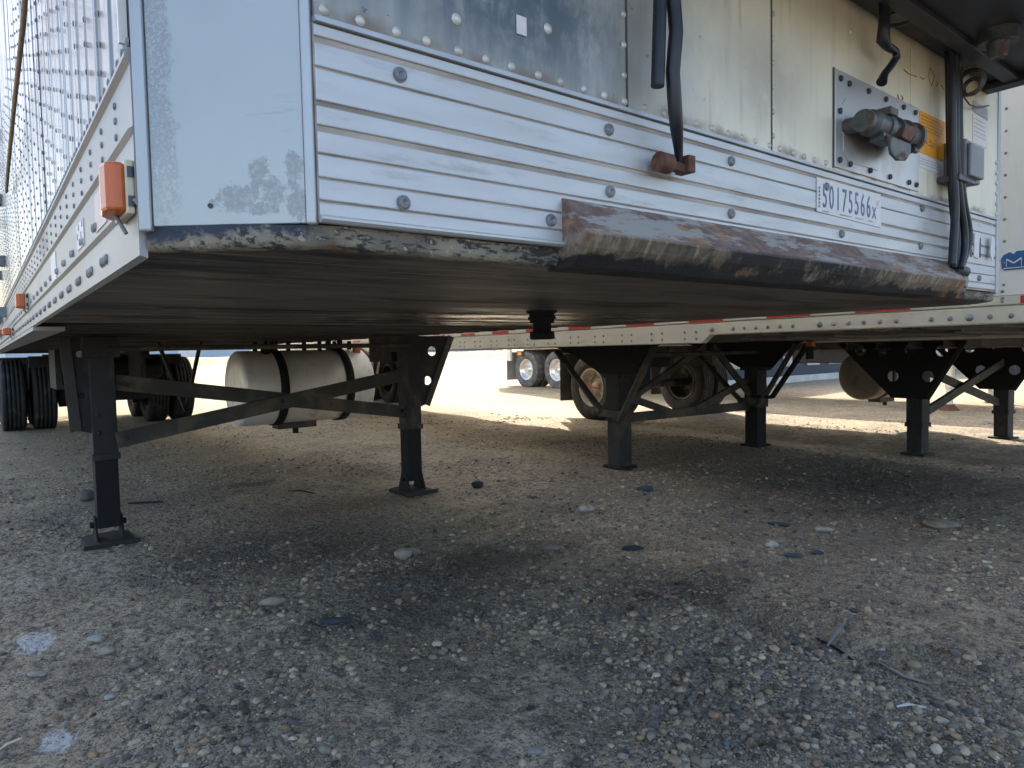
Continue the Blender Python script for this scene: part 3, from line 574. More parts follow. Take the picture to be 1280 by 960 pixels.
# tandem axles
AX = (11.25, 12.5)
for y_ in AX:
    for x_, s_, lb in ((.045, -1, None), (.405, 1, None), (1.86, -1, None), (2.22, 1, None)): wheel(T1, x_, y_, .50, s_, M['rubber'], M['rimdark'], .29, .11 if x_ in (.045, 2.22) else .2)
    MB().cyl((.1, y_, .5), (2.16, y_, .5), .065, 14).build('axle', M['leg'], T1)
    for x_ in (.66, 1.6): MB().cyl((x_-.07, y_, .5), (x_+.07, y_, .5), .2, 20).build('brake_drum', M['rimdark'], T1)
for x_ in (.72, 1.54): MB().box(x_-.04, x_+.04, 9.9, 13.6, .82, 1.10).build('slider_rail', M['leg'], T1)
MB().lathe([(.55, 0), (.56, .11), (.60, .13), (1.62, .13), (1.66, .11), (1.67, 0)], (0, 9.6, .86), 'x', 20).build('air_tank', M['band'], T1)
for x_ in (.72, 1.54):
    for y_ in (10.5, 11.8, 13.0): MB().prism([(y_-.14, .84), (y_+.14, .84), (y_+.06, .48), (y_-.06, .48)], 'x', x_-.05, x_+.05).build('spring_hanger', M['leg'], T1, .004)
    for y_ in (11.25, 12.5): MB().bar((x_, y_-.6, .56), (x_, y_+.25, .50), .09, .10).build('trailing_arm', M['leg'], T1)
MB().box(.35, 1.25, 8.3, 9.1, .66, .72).build('pallet_rack', M['leg'], T1, .01)
for x_ in (.38, 1.22): MB().box(x_-.03, x_+.03, 8.3, 9.1, .72, 1.11).build('rack_side', M['leg'], T1)
MB().box(.60, 1.66, 10.0, 10.06, .42, .80).build('cross_panel', M['band'], T1)
for x_ in (.74, 1.52):
    for y_ in AX: MB().lathe([(.60, .11), (.66, .13), (.72, .115), (.78, .13), (.84, .11)], (x_, y_+.2, 0), 'z', 16).build('air_spring', M['band'], T1)
for y_ in (10.2, 13.3): MB().box(.2, 2.05, y_, y_+.08, .9, 1.05).build('slider_beam', M['leg'], T1)
MB().box(-.08, .55, 13.35, 13.37, .28, 1.05).build('mudflap', M['mudflap'], T1); MB().box(1.72, 2.36, 13.35, 13.37, .28, 1.05).build('mudflap', M['mudflap'], T1)
MB().box(.2, 2.06, 14.2, 14.3, .5, .6).box(.6, .7, 14.2, 14.28, .6, 1.1).box(1.6, 1.7, 14.2, 14.28, .6, 1.1).build('rear_guard', M['leg'], T1)
# rusty bumper plate
bx0, bx1 = .382, 1.925
def bprof(t):        # (y,z) profile, slightly battered along its length
    w_ = .0012*math.sin(t*9)+.0006*math.sin(t*23+1); return [(-.0045, 1.218), (-.0302, 1.1912+.2*w_), (-.0585, 1.1610+.3*w_), (-.0605, 1.157+.4*w_), (-.050, 1.139+w_*.4), (-.024, 1.113+w_), (.03, 1.1115), (.012, 1.205)]
vs = []; nb = 44
for i in range(nb+1):
    t_ = i/nb; xx = bx0+(bx1-bx0)*t_
    for j, (y_, z_) in enumerate(bprof(t_*2)):
        if t_ > .93 and j in (2, 3, 4): y_ = y_*(1-(t_-.93)/.07*.45)
        vs.append((xx, y_+random.uniform(-.0002, .0002), z_+random.uniform(-.0002, .0002)))
k8 = 8; fs = [(i*k8+j, i*k8+(j+1) % k8, (i+1)*k8+(j+1) % k8, (i+1)*k8+j) for i in range(nb) for j in range(k8)]
fs += [tuple(range(k8)), tuple(range((nb+1)*k8-1, nb*k8-1, -1))]
MB().add(vs, fs).build('rusty_bumper', M['bumper'], T1, .0007, label='scraped rusty wedge plate along the bottom edge')
# access plate with air coupling
ax0, ax1, az0, az1 = 1.203, 1.648, 1.385, 1.600
MB().box(ax0, ax1, -.0085, -.004, az0, az1).build('access_plate', M['plate'], T1, .0015)
MB().box(ax0-.004, ax0+.001, -.0065, -.003, az0-.002, az1+.002).build('plate_shadow_gap', M['seam'], T1)
for x_, z_ in [(1.225, 1.582), (1.265, 1.579), (1.36, 1.583), (1.45, 1.583), (1.55, 1.584), (1.62, 1.584), (1.222, 1.51), (1.222, 1.402), (1.27, 1.400), (1.37, 1.40), (1.475, 1.400), (1.585, 1.401), (1.63, 1.401)]:
    MB().cyl((x_, -.0085, z_), (x_, -.0125, z_), .0068, 10).dome((x_, -.0125, z_), (0, -1, 0), .005, .5, 8).build('plate_bolt', M['rivetdark'], T1)
rc = MB(); pf = [(1.235, 1.53), (1.25, 1.545), (1.42, 1.53), (1.43, 1.50), (1.43, 1.42), (1.41, 1.405), (1.26, 1.405), (1.238, 1.425)]
rc.prism(pf, 'y', -.0098, -.0084); rc.build('pressed_recess', M['plate'], T1, .001)
cp = MB(); A = at(1080, 151, Y=-.055); B = at(1146, 176, Y=-.055); dv = (B-A)
def cs(a, b, r, r2=None): cp.cyl(A+dv*a, A+dv*b, r, 18, r2)
cs(-.02, .05, .024); cs(.05, .09, .020, .029); cs(.09, .36, .028); cs(.28, .36, .031); cs(.36, .50, .025); cs(.48, .53, .032); cs(.53, .66, .030, .027); cs(.66, .70, .034); cs(.70, .84, .028); cs(.84, .88, .036); cs(.88, .93, .030)
cp.cyl(A+dv*.04, A+dv*.04+Vector((0, .055, 0)), .017, 14); cp.cyl(A+dv*.6, A+dv*.6+Vector((0, .055, -.01)), .02, 14)
cp.box(A.x+.06, A.x+.10, -.085, -.03, A.z+.02, A.z+.036).box(A.x+.05, A.x+.11, -.075, -.045, A.z-.036, A.z-.02)
cpo = cp.build('air_coupling', M['castiron'], T1, label='sooty cast air coupling with hinged lid')
Q = lambda *l: [(at(a, b, Y=-.08).x, at(a, b, Y=-.08).z) for a, b in l]
MB().prism(Q((1108, 168), (1128, 176), (1137, 180), (1137, 192), (1131, 201), (1121, 201), (1113, 193)), 'y', -.084, -.076).build('hinged_lid', M['castiron'], cpo, .003)
MB().prism(Q((1126, 160), (1142, 157), (1139, 170), (1132, 178), (1122, 172)), 'y', -.090, -.045).build('latch', M['rust'], cpo, .002)
for pq in ((1139, 177), (1140, 187)):
    q_ = at(*pq, Y=-.07); MB().cyl(q_, q_+Vector((.022, 0, .001)), .0075, 8).build('terminal', M['rivetdark'], cpo)
# labels and writing
lab = MB().box(1.655, 1.822, -.0068, -.0053, 1.49, 1.598).build('warning_label', M['yellow'], T1)
for i in range(9):
    x0_ = 1.664; x1_ = 1.812-.02*random.random()
    if i > 4: x0_ = 1.70+.0; continue
    MB().box(x0_, x1_, -.0076, -.0066, 1.586-i*.0085, 1.588-i*.0085).build('print_line', M['inkfaint'], lab)
mb = MB()
for i in range(26): cx_, cz_ = random.uniform(1.672, 1.75), random.uniform(1.508, 1.535); mb.box(cx_, cx_+random.uniform(.002, .012), -.0076, -.0066, cz_, cz_+.0022)
mb.build('printed_drawing', M['inkfaint'], lab)
MB().box(1.655, 1.815, -.0066, -.0053, 1.452, 1.482).build('white_label', M['sticker'], T1)
for i in range(3): MB().box(1.66, 1.80, -.0072, -.0062, 1.475-i*.007, 1.4762-i*.007).build('print_line', M['inkgrey'], T1)
pl = MB().prism([(1.128, 1.352), (1.432, 1.352), (1.436, 1.272), (1.128, 1.279)], 'y', -.0062, -.0047).build('number_sticker', M['sticker'], T1, label='white sticker reading 50175566X in tall blue figures')
xx = 1.150
for ch in '50175566': text(ch, .074, M['inkblue'], 'figure', pl, (xx, -.0066, 1.2905), (1, 0, 0), (0, 0, 1), .60); xx += .0295
text('X', .040, M['inkblue'], 'figure', pl, (xx, -.0066, 1.2905), (1, 0, 0), (0, 0, 1), .75)
for i, (a, b) in enumerate(((.022, .05), (.10, .155), (.175, .215), (.24, .262))): MB().box(1.128+a, 1.128+b, -.0070, -.0061, 1.281-.0*i, 1.2838).build('print_line', M['inkgrey'], pl)
for i in range(6): MB().box(1.135, 1.140, -.0070, -.0061, 1.288+i*.008, 1.293+i*.008).build('print_mark', M['inkblue'], pl)
MB().box(.300, .318, -.0062, -.005, 1.437, 1.463).build('paper_scrap', M['sticker'], T1)
mb = MB()                                                     # handwritten marks on the wall
for pts in ([(1130, 87), (1136, 92), (1146, 96)], [(1150, 96), (1154, 99), (1158, 96)], [(1163, 84), (1160, 95), (1164, 108), (1168, 96), (1163, 84)], [(1170, 102), (1173, 105), (1170, 108)], [(1176, 106), (1180, 112)], [(1122, 118), (1124, 124)], [(1127, 119), (1129, 124), (1127, 125)]):
    for p_, q_ in zip(pts, pts[1:]): mb.bar(at(*p_, Y=-.0057), at(*q_, Y=-.0057), .0014, .0022)
mb.build('handwriting', M['inkfaint'], T1)
# hanging black drain tubes and the hook
mb = MB(); q0, q1 = at(826, -30, Y=-.05), at(822, 108, Y=-.05); mb.tube([Vector((q0.x, -.05, 1.75)), q0, (q0+q1)/2, q1], .0108, 12); mb.build('drain_tube', M['black'], T1)
p0, p1, p2, p3 = (at(840, -30, Y=-.06), at(841, 90, Y=-.06), at(846, 160, Y=-.05), at(849, 205, Y=-.03))
mb = MB(); mb.tube([Vector((p0.x, -.06, 1.76)), p0, at(845, 40, Y=-.06), p1, at(844, 140, Y=-.055), p2, at(848, 185, Y=-.035), p3], .013, 12, [.0115, .0115, .0115, .0115, .0115, .011, .008, .006])
dt = mb.build('drain_tube', M['black'], T1)
h0, h1 = at(829, 203, Y=-.03), at(855, 208, Y=-.03)
MB().cyl(h0-Vector((.012, 0, 0)), h0+Vector((.014, 0, -.001)), .0165, 12).box(h1.x-.006, h1.x+.012, -.045, -.015, h1.z-.012, h1.z+.016).bar(h0, h1+Vector((0, 0, -.006)), .014, .014).build('rusty_hook', M['rust'], dt, .001)
# refrigeration unit on the front
RU = MB().prism([(-.004, 1.765), (-.40, 1.765), (-.46, 1.85), (-.46, 3.6), (-.35, 3.75), (-.004, 3.75)], 'x', .12, 2.145).build('refrigeration_unit', M['unit'], T1, .01, label='black refrigeration unit housing, soiled underneath')
MB().box(.12, 2.145, -.10, -.06, 1.748, 1.7645).build('bottom_rib', M['unit'], RU, .003); MB().box(.12, 2.145, -.41, -.38, 1.735, 1.7645).build('bottom_rib', M['unit'], RU, .003)
MB().box(2.10, 2.150, -.40, -.004, 1.742, 1.7645).build('end_rib', M['unit'], RU, .003)
c_ = at(1125, 22, Z=1.764); MB().cyl((c_.x, c_.y, 1.7635), (c_.x, c_.y, 1.77), .035, 20).lathe([(1.7649, .035), (1.760, .037), (1.760, .042), (1.7649, .044)], (c_.x, c_.y, 0), 'z', 20).build('drain_hole', M['glass'], RU)
c_ = at(1248, 62, Z=1.72); MB().cyl((c_.x, c_.y, 1.765), (c_.x, c_.y, 1.735), .045, 18).cyl((c_.x, c_.y, 1.735), (c_.x, c_.y, 1.70), .026, 14, .018).build('bottom_fitting', M['castiron'], RU)
lv = [at(1105, 30, Y=-.05), at(1104, 50, Y=-.05), at(1109, 58, Y=-.05), at(1119, 64, Y=-.05), at(1121, 71, Y=-.05), at(1114, 82, Y=-.05), at(1106, 92, Y=-.05), at(1102, 103, Y=-.05)]
MB().tube([Vector((lv[0].x, -.05, 1.765))]+lv, .0085, 10, [.012, .012, .015, .010, .0085, .0085, .0085, .0085, .012]).build('bent_drain_hose', M['black'], RU)
# hose bundle on the right
hb = [(1186, 60, 1187, 100, 1188, 180, 1191, 250, 1196, 300, 1193, 335), (1192, 70, 1194, 110, 1195, 190, 1200, 250, 1206, 300, 1200, 335), (1198, 80, 1199, 110, 1200, 180, 1204, 245, 1212, 295, 1203, 330), (1190, 60, 1190, 120, 1191, 200, 1194, 260, 1192, 300, 1190, 330)]
for i, h in enumerate(hb):
    pts = [at(h[j], h[j+1], Y=-.035-.012*(i % 2)) for j in range(0, len(h), 2)]
    pts = [Vector((pts[0].x-.02, -.05, 1.77))]+pts
    fine = []
    for a, b, c, d in zip([pts[0]]+pts[:-2], pts[:-1], pts[1:], pts[2:]+[pts[-1]]):
        for s_ in range(6): t_ = s_/6; fine.append(.5*((2*b)+(c-a)*t_+(2*a-5*b+4*c-d)*t_*t_+(3*b-a-3*c+d)*t_**3))
    fine.append(pts[-1]); MB().tube(fine, .0105 if i != 2 else .009, 10).build('air_hose', M['black'], T1)
ce = at(1196, 340, Y=-.03); MB().cyl(ce+Vector((-.02, 0, .01)), ce+Vector((.03, -.01, .0)), .016, 12).build('hose_clamp', M['rivetdark'], T1)
MB().prism([(ce.x+.005, ce.z+.02), (ce.x+.035, ce.z+.012), (ce.x+.05, ce.z-.025), (ce.x+.035, ce.z-.045), (ce.x+.02, ce.z-.04)], 'y', -.045, -.035).build('gladhand', M['greyplastic'], T1, .003)
MB().box(at(1184, 235, Y=-.03).x-.006, at(1203, 235, Y=-.03).x+.006, -.062, -.006, 1.424, 1.440).build('hose_tie', M['rivetdark'], T1, .002)
MB().lathe([(-.012, .030), (.0, .038), (.012, .030)], (1.86, -.055, 1.70), 'x', 20, False).lathe([(-.01, .018), (0, .026), (.01, .018)], (1.885, -.05, 1.695), 'x', 16).build('coiled_cable', M['castiron'], T1)
MB().tube([at(1200, 95, Y=-.03), at(1204, 120, Y=-.03), at(1212, 131, Y=-.03), at(1222, 134, Y=-.02), at(1236, 132, Y=-.01)], .0022, 6).build('thin_wire', M['rivetdark'], T1)
# grey document box, label and damaged strips at the right end
d0, d1 = at(1207, 176, Y=-.06), at(1240, 240, Y=-.05)
db = MB().prism([(d0.x, d1.z+.004), (d0.x+.11, d1.z), (d0.x+.11, d0.z-.0), (d0.x, d0.z+.008)], 'y', -.062, -.006).build('document_box', M['greyplastic'], T1, .005)
MB().box(d0.x+.004, d0.x+.106, -.072, -.062, d1.z+.012, d0.z-.005).build('box_lid', M['greyplastic'], db, .004)
MB().cyl((d0.x+.02, -.05, d1.z-.004), (d0.x+.02, -.05, d1.z-.035), .006, 8).cyl((d0.x-.03, -.04, d1.z+.04), (d0.x+.01, -.04, d1.z+.045), .006, 8).build('latch_pin', M['castiron'], db)
MB().prism([(2.03, 1.70), (2.15, 1.70), (2.15, 1.665), (2.03, 1.67)], 'y', -.0068, -.0053).build('blue_label', M['inkgrey'], T1); MB().box(2.03, 2.15, -.0066, -.0052, 1.58, 1.662).build('white_label', M['sticker'], T1)
for i in range(5): MB().box(2.04, 2.13, -.0072, -.0062, 1.65-i*.012, 1.6514-i*.012).build('print_line', M['inkgrey'], T1)
MB().box(W0-.022, W0+.004, -.008, .01, ZB-.004, ZT-.02).build('corner_trim', M['trim'], T1, .002)
rv = MB()
for z_ in np.arange(1.39, 1.56, .032): rv.dome((W0-.03, -.006, z_), (0, -1, 0), .007, .6)
rv.build('edge_rivets', M['rivetpale'], T1, kind='stuff')
g0, g1, g2 = at(1222, 305, Y=-.005), at(1236, 310, Y=-.005), at(1214, 300, Y=-.005)
MB().prism([(g0.x-.03, g0.z+.03), (g0.x+.01, g0.z+.035), (g0.x+.005, g0.z-.045), (g0.x-.035, g0.z-.04)], 'y', -.0075, -.0045).build('torn_sticker', M['sticker'], T1)
MB().prism([(g1.x-.012, g1.z+.032), (g1.x+.015, g1.z+.030), (g1.x+.02, g1.z-.02), (g1.x-.004, g1.z-.042), (g1.x-.02, g1.z-.02)], 'y', -.016, -.013).build('bent_flap', M['sticker'], T1)
MB().box(g0.x+.014, g0.x+.024, -.0060, -.0048, g0.z-.04, g0.z+.02).build('dent', M['rust'], T1); MB().box(g2.x-.004, g2.x+.004, -.0060, -.0048, g2.z-.05, g2.z+.03).build('dent', M['rivetdark'], T1)

# ------------------------------------------------------------------ SECOND TRAILER (white box van)
def box_trailer(name, label, loc, yaw, y0, y1, zb, h, mats, group=None):
    t = thing(name, label, 'trailer', loc, yaw, group); Wd = 2.59
    MB().box(.012, Wd-.012, y0+.012, y1-.012, zb+.16, h).build('cargo_body', mats, t)
    return t
T2L = Vector((3.52, 3.184, 0)); T2 = thing('box_trailer', 'cream white box trailer with red reflective tape along its rail, beyond the silver trailer', 'trailer', T2L, R(-4), 'dry van trailers parked side by side')
Wd = 2.59; F2 = -3.62; B2 = 11.0
MB().box(.012, Wd-.012, F2+.012, B2-.012, 1.2, 4.0).build('cargo_body', M['white'], T2)
yy = F2; k_ = 0
edges = [F2, -2.874, -1.65, -.43, .79, 2.01, 3.23, 4.45, 5.67, 6.89, 8.11, 9.33, 10.55, B2]
for a, b in zip(edges, edges[1:]):
    MB().box(0, .012, a+.0015, b-.0015, 1.192, 3.98).build('side_panel', M['white'], T2, .002); MB().box(Wd-.012, Wd, a+.0015, b-.0015, 1.192, 3.98).build('side_panel', M['white'], T2)
MB().box(.002, Wd-.002, F2, F2+.0115, 1.192, 3.98).build('front_panel', M['white'], T2)
pfu = [(0, 1.190), (-.006, 1.188), (-.006, 1.152), (.0, 1.148), (.03, 1.148), (.03, 1.190)]
pfl = lambda zb: [(.002, 1.146), (-.003, 1.140), (-.003, zb+.006), (.002, zb), (.05, zb), (.05, 1.146)]
MB().prism(pfu, 'y', F2, B2).build('upper_rail', M['cream'], T2)
MB().prism(pfl(1.066), 'y', F2, -1.26).build('lower_rail', M['cream'], T2)
MB().add([(-.003, -1.26, 1.146), (-.003, -1.19, 1.146), (-.003, -1.19, 1.014), (-.003, -1.26, 1.066), (.05, -1.26, 1.146), (.05, -1.19, 1.146), (.05, -1.19, 1.014), (.05, -1.26, 1.066)], [(0, 1, 2, 3), (7, 6, 5, 4), (0, 4, 5, 1), (2, 6, 7, 3), (1, 5, 6, 2), (0, 3, 7, 4)]).build('rail_step', M['cream'], T2)
MB().prism(pfl(1.014), 'y', -1.19, B2).build('lower_rail', M['cream'], T2)
MB().box(Wd-.03, Wd+.003, F2, B2, 1.014, 1.19).build('right_rail', M['cream'], T2)
for t_ in (-3.115, -2.37, -1.83, -1.23, -.63, .05, .66, 1.22, 1.83, 2.45, 3.06, 3.68, 4.3, 4.9, 5.5, 6.1, 6.7, 7.3, 7.9):
    MB().box(-.0078, -.0062, t_-.14, t_+.14, 1.152, 1.178 if t_ > -2.9 else 1.187).build('reflective_tape', M['red'], T2)
    MB().box(-.0074, -.0062, t_+.145, t_+.30, 1.153, 1.177).build('reflective_tape', M['cream'], T2)
rv = MB(); t_ = F2+.1; i = 0
while t_ < -1.25:
    if i % 7 not in (5,): rv.dome((-.0035, t_, 1.1), (-1, 0, 0), .0125 if i % 9 else .018, .6, 8)
    t_ += .083; i += 1
for t_ in np.arange(-1.15, B2-.1, .305):
    for dt_ in (0, .10):
        for z_ in (1.09, 1.045): rv.dome((-.0035, t_+dt_, z_), (-1, 0, 0), .010, .6, 6)
for z_ in np.arange(1.24, 2.4, .097): rv.dome((-.001, -2.908, z_), (-1, 0, 0), .0065, .5, 8); rv.dome((-.001, -2.80, z_+.03), (-1, 0, 0), .0065, .5, 8)
for z_ in (1.21, 1.18, 1.165): rv.dome((-.0065, -2.905, z_), (-1, 0, 0), .008, .5, 8); 
rv.build('rail_rivets', M['rivet'], T2, kind='stuff')
# badge on the side
lg = [(-2.895, 1.355), (-2.905, 1.372), (-2.93, 1.383), (-2.945, 1.372), (-2.955, 1.384), (-2.985, 1.384), (-2.997, 1.372), (-3.002, 1.318), (-2.998, 1.303), (-2.91, 1.303), (-2.90, 1.312)]
cxl = -2.948; czl = 1.343
lo = MB().prism([(cxl+(a-cxl)*1.06, czl+(b-czl)*1.10) for a, b in lg], 'x', -.0015, -.0004).build('badge', M['logowhite'], T2)
MB().prism(lg, 'x', -.0026, -.0014).build('badge_shield', M['logo'], lo)
mm = [(-2.918, 1.318), (-2.918, 1.352), (-2.946, 1.333), (-2.975, 1.352), (-2.975, 1.318)]
mb = MB()
for p_, q_ in zip(mm, mm[1:]): mb.bar((-.0031, p_[0], p_[1]), (-.0031, q_[0], q_[1]), .0012, .006)
mb.bar((-.0031, -2.905, 1.312), (-.0031, -2.99, 1.312), .0012, .004); mb.build('badge_letter', M['logowhite'], lo)
cm2 = MB().box(.05, Wd-.05, -.03, .03, 1.03, 1.038).box(.05, Wd-.05, -.004, .004, 1.038, 1.14).mesh('cross_member', M['beam'])
t_ = F2+.9
while t_ < B2-.1: again(cm2, 'cross_member', Vector(cm2[1])+Vector((0, t_, 0)), T2); t_ += .305
MB().box(.04, Wd-.04, F2+.02, B2-.02, 1.146, 1.19).build('floor_sheet', M['floor'], T2)
MB().box(.05, Wd-.05, F2+.02, F2+2.0, 1.055, 1.075).build('coupler_plate', M['under'], T2)
def t2leg(x, parent, zf):
    s = .075; L = MB().box(x-s, x+s, -s, s, .45, 1.03).build('landing_leg', M['leg'], parent, .004)
    MB().box(x-.071, x+.071, -.071, .071, zf, .45).build('inner_leg', M['leg'] if x < 1 else M['legblack'], L, .003)
    MB().box(x-.10, x+.10, -.10, .10, zf-.01, zf+.015).build('foot', M['legblack'], L)
    MB().box(x-.085, x+.085, -.085, .085, .39, .47).build('collar', M['leg'], L, .003)
    MB().prism([(.80, 1.03), (-.60, 1.03), (-.45, .98), (-.25, .78), (.13, .78), (.45, .93)], 'x', x-.085, x-.077).build('gusset_plate', M['legblack'], L)
    MB().bar((x-.09, -.50, 1.0), (x-.09, -.10, .40), .02, .065, (1, 0, 0)).build('strut', M['brace'], L); MB().bar((x-.09, .72, .98), (x-.09, .12, .46), .02, .065, (1, 0, 0)).build('strut', M['brace'], L)
    MB().box(x-.10, x-.075, -.14, .14, .42, .48).build('strut_bracket', M['brace'], L, .003)
    MB().box(x-.06, x+.06, -.14, .14, .75, .86).build('gearbox', M['leg'], L, .004)
    return L
for lx, zf in ((.37, 0.0), (2.19, 0.01)):
    w_ = T2.rotation_euler.z; gx, gy = T2L.x+lx*cos(w_), T2L.y+lx*sin(w_); FEET.append((gx, gy)); FEETZ[(gx, gy)] = zf-.01; t2leg(lx, T2, zf)
MB().box(.44, 2.12, .02, .06, .36, .44).build('cross_beam', M['brace'], T2, .003)
MB().bar((.42, .03, .60), (1.0, .03, .42), .03, .06).bar((2.12, .03, .66), (1.35, .03, .42), .03, .06).bar((1.55, .0, 1.0), (2.12, .0, .50), .03, .06).bar((.44, .0, .53), (1.45, .0, 1.0), .03, .05).build('diagonal_brace', M['brace'], T2)
MB().cyl((.42, -.09, .93), (2.15, -.09, .93), .018, 10).build('crank_shaft', M['brace'], T2)
MB().box(2.13, 2.22, -.60, -.58, .86, 1.03).bar((2.1, -.62, 1.0), (2.1, -.25, .50), .03, .05, (1, 0, 0)).bar((2.1, -.25, .50), (2.1, -.05, .50), .03, .04, (1, 0, 0)).build('front_strut', M['legblack'], T2)
MB().box(2.06, 2.12, -.68, -.62, .975, 1.02).build('marker_light', M['orange'], T2, .004)
for y_ in (8.4, 9.65):
    for x_, s_ in ((.15, -1), (.50, 1), (2.09, -1), (2.44, 1)): wheel(T2, x_, y_, .49, s_, M['rubber'], M['rimdark'], .28, .11 if x_ in (.15, 2.44) else .2)
    MB().cyl((.2, y_, .49), (2.4, y_, .49), .065, 14).build('axle', M['leg'], T2)
for x_ in (.85, 1.75): MB().box(x_-.04, x_+.04, 7.4, 10.6, .80, 1.028).build('slider_rail', M['leg'], T2)
MB().box(.02, .62, 10.5, 10.52, .28, 1.0).build('mudflap', M['mudflap'], T2); MB().box(1.97, 2.57, 10.5, 10.52, .28, 1.0).build('mudflap', M['mudflap'], T2)

# ------------------------------------------------------------------ THIRD TRAILER (short van)
T3L = Vector((6.896, 2.014, -.10)); yw = R(-5.5); T3 = thing('short_box_trailer', 'short single axle van trailer whose black leg plates have round holes', 'trailer', T3L - Vector((.37*cos(yw), .37*sin(yw), 0)), yw, 'dry van trailers parked side by side')
F3, B3 = -2.3, 5.75; ZF = 1.15
MB().box(0, Wd, F3, B3, ZF+.06, 3.95).build('cargo_body', M['white'], T3, .01)
MB().box(-.004, Wd+.004, F3, B3, ZF-.04, ZF+.058).build('bottom_rail', M['cream'], T3, .003)
MB().box(.03, Wd-.03, F3+.02, B3-.02, ZF-.042, ZF-.02).build('floor_sheet', M['floor'], T3)
cm3 = MB().box(.05, Wd-.05, -.03, .03, ZF-.12, ZF-.11).box(.05, Wd-.05, -.004, .004, ZF-.11, ZF-.043).mesh('cross_member', M['beam'])
t_ = F3+.4
while t_ < B3-.1: again(cm3, 'cross_member', Vector(cm3[1])+Vector((0, t_, 0)), T3); t_ += .305
def t3leg(x):
    L = MB().box(x-.075, x+.075, -.075, .075, .28, 1.05).build('landing_leg', M['leg'], T3, .004)
    MB().box(x-.085, x+.085, -.085, .085, .27, .31).build('collar', M['leg'], L, .003)
    MB().box(x-.070, x+.070, -.070, .070, .0, .28).build('inner_leg', M['leg'], L, .003); MB().box(x-.11, x+.11, -.11, .11, -.01, .012).build('foot', M['leg'], L)
    holed_plate([(.78, 1.10), (-.46, 1.10), (-.135, .545), (.21, .545)], [(.198, .76, .055), (-.134, .765, .055), (-.253, 1.008, .055), (.031, 1.025, .055), (.312, 1.015, .055), (.53, 1.018, .055)], 'x', x-.09, x-.082, 'gusset_plate', M['legblack'], L)
    MB().bar((x-.10, -.46, 1.10), (x-.10, -.135, .545), .04, .006, (1, 0, 0)).build('plate_flange', M['leg'], L); return L
for lx in (.37, 2.22):
    gx, gy = T3.location.x+lx*cos(yw), T3.location.y+lx*sin(yw); FEET.append((gx, gy)); FEETZ[(gx, gy)] = -.112; t3leg(lx)
MB().bar((.46, -.02, .40), (2.15, -.02, .86), .035, .08).bar((.46, .03, .84), (2.15, .03, .40), .035, .08).build('cross_brace', M['brace'], T3)
MB().cyl((.42, -.1, 1.04), (2.18, -.1, 1.04), .018, 10).build('crank_shaft', M['brace'], T3)
ya = 4.62
wheel(T3, .155, ya, .51, -1, M['rubber'], M['rimwhite'], .28, .13, 'wheel with a dusty white rim'); wheel(T3, .50, ya, .51, 1, M['rubber'], M['rimdark'], .28, .2)
wheel(T3, 2.09, ya, .51, -1, M['rubber'], M['rimdark'], .28, .2); wheel(T3, 2.43, ya, .51, 1, M['rubber'], M['rimdark'], .28, .11)
MB().cyl((.2, ya, .51), (2.4, ya, .51), .065, 14).build('axle', M['leg'], T3)
MB().tube([(.03, ya-.2, .50), (.0, ya-.06, .52), (.0, ya+.0, .56)], .014, 6).build('red_hose', M['red'], T3)
for x_ in (.85, 1.75): MB().box(x_-.04, x_+.04, ya-.9, ya+.9, .80, 1.03).build('spring_rail', M['leg'], T3); 
MB().tube([(1.6, ya-.4, .9), (1.7, ya-.3, .7), (1.85, ya-.25, .62), (1.8, ya-.2, .8), (1.95, ya-.2, .95)], .012, 6).build('brake_hose', M['brace'], T3)
MB().box(.0, .60, ya+.72, ya+.735, .27, 1.02).build('mudflap', M['mudflap'], T3); MB().box(1.99, 2.58, ya+.72, ya+.735, .27, 1.02).build('mudflap', M['mudflap'], T3)
# its tank, given in the trailer's own frame
Mi = Matrix.Translation(T3.location) @ Matrix.Rotation(yw, 4, 'Z'); tk = Mi.inverted() @ Vector((8.38, 3.27, .58))
fuel_tank(T3, tk.x, tk.x+.85, tk.y, tk.z, .30, (tk.x+.26, tk.x+.6), 'cylindrical fuel tank seen end on, its shade in the dark colour', 'tankshade')

# ------------------------------------------------------------------ FOURTH TRAILER (lower, silver wheels, white landing legs)
wl = at(1186, 512, Z=-.1); T4 = thing('low_side_trailer', 'low white trailer with white landing legs and silver wheels, farthest of the parked row', 'trailer', (wl.x-.4, wl.y, -.1), R(-1.0))
F4, B4 = -2.6, 11.9
MB().box(0, Wd, F4, B4, 1.25, 2.05).build('low_body', M['white'], T4, .01); MB().box(-.004, Wd+.004, F4, B4, 1.12, 1.248).build('bottom_rail', M['cream'], T4)  # body is out of sight, its height set by where its shadow ends
for lx in (.4, 2.19):
    gx, gy = T4.location.x+lx, T4.location.y; FEET.append((gx, gy)); FEETZ[(gx, gy)] = -.11
    L = MB().cyl((lx, 0, .35), (lx, 0, 1.12), .07, 14).build('landing_leg', M['tapewhite'], T4); MB().cyl((lx, 0, .04), (lx, 0, .35), .052, 14).build('inner_leg', M['tapewhite'], L)
    MB().cyl((lx, 0, -.01), (lx, 0, .09), .16, 16, .06).build('foot', M['rust'], L)
    MB().bar((lx-.02, .0, .55), (lx-.02, .7, 1.1), .05, .05).build('strut', M['tapewhite'], L)
for y_ in (9.2, 10.5):
    for x_, s_ in ((.15, -1), (.50, 1), (2.09, -1), (2.44, 1)): wheel(T4, x_, y_, .56, s_, M['rubberpale'], M['rimsilver'], .28, .11 if x_ in (.15, 2.44) else .2)
    MB().cyl((.2, y_, .56), (2.4, y_, .56), .065, 14).build('axle', M['leg'], T4)
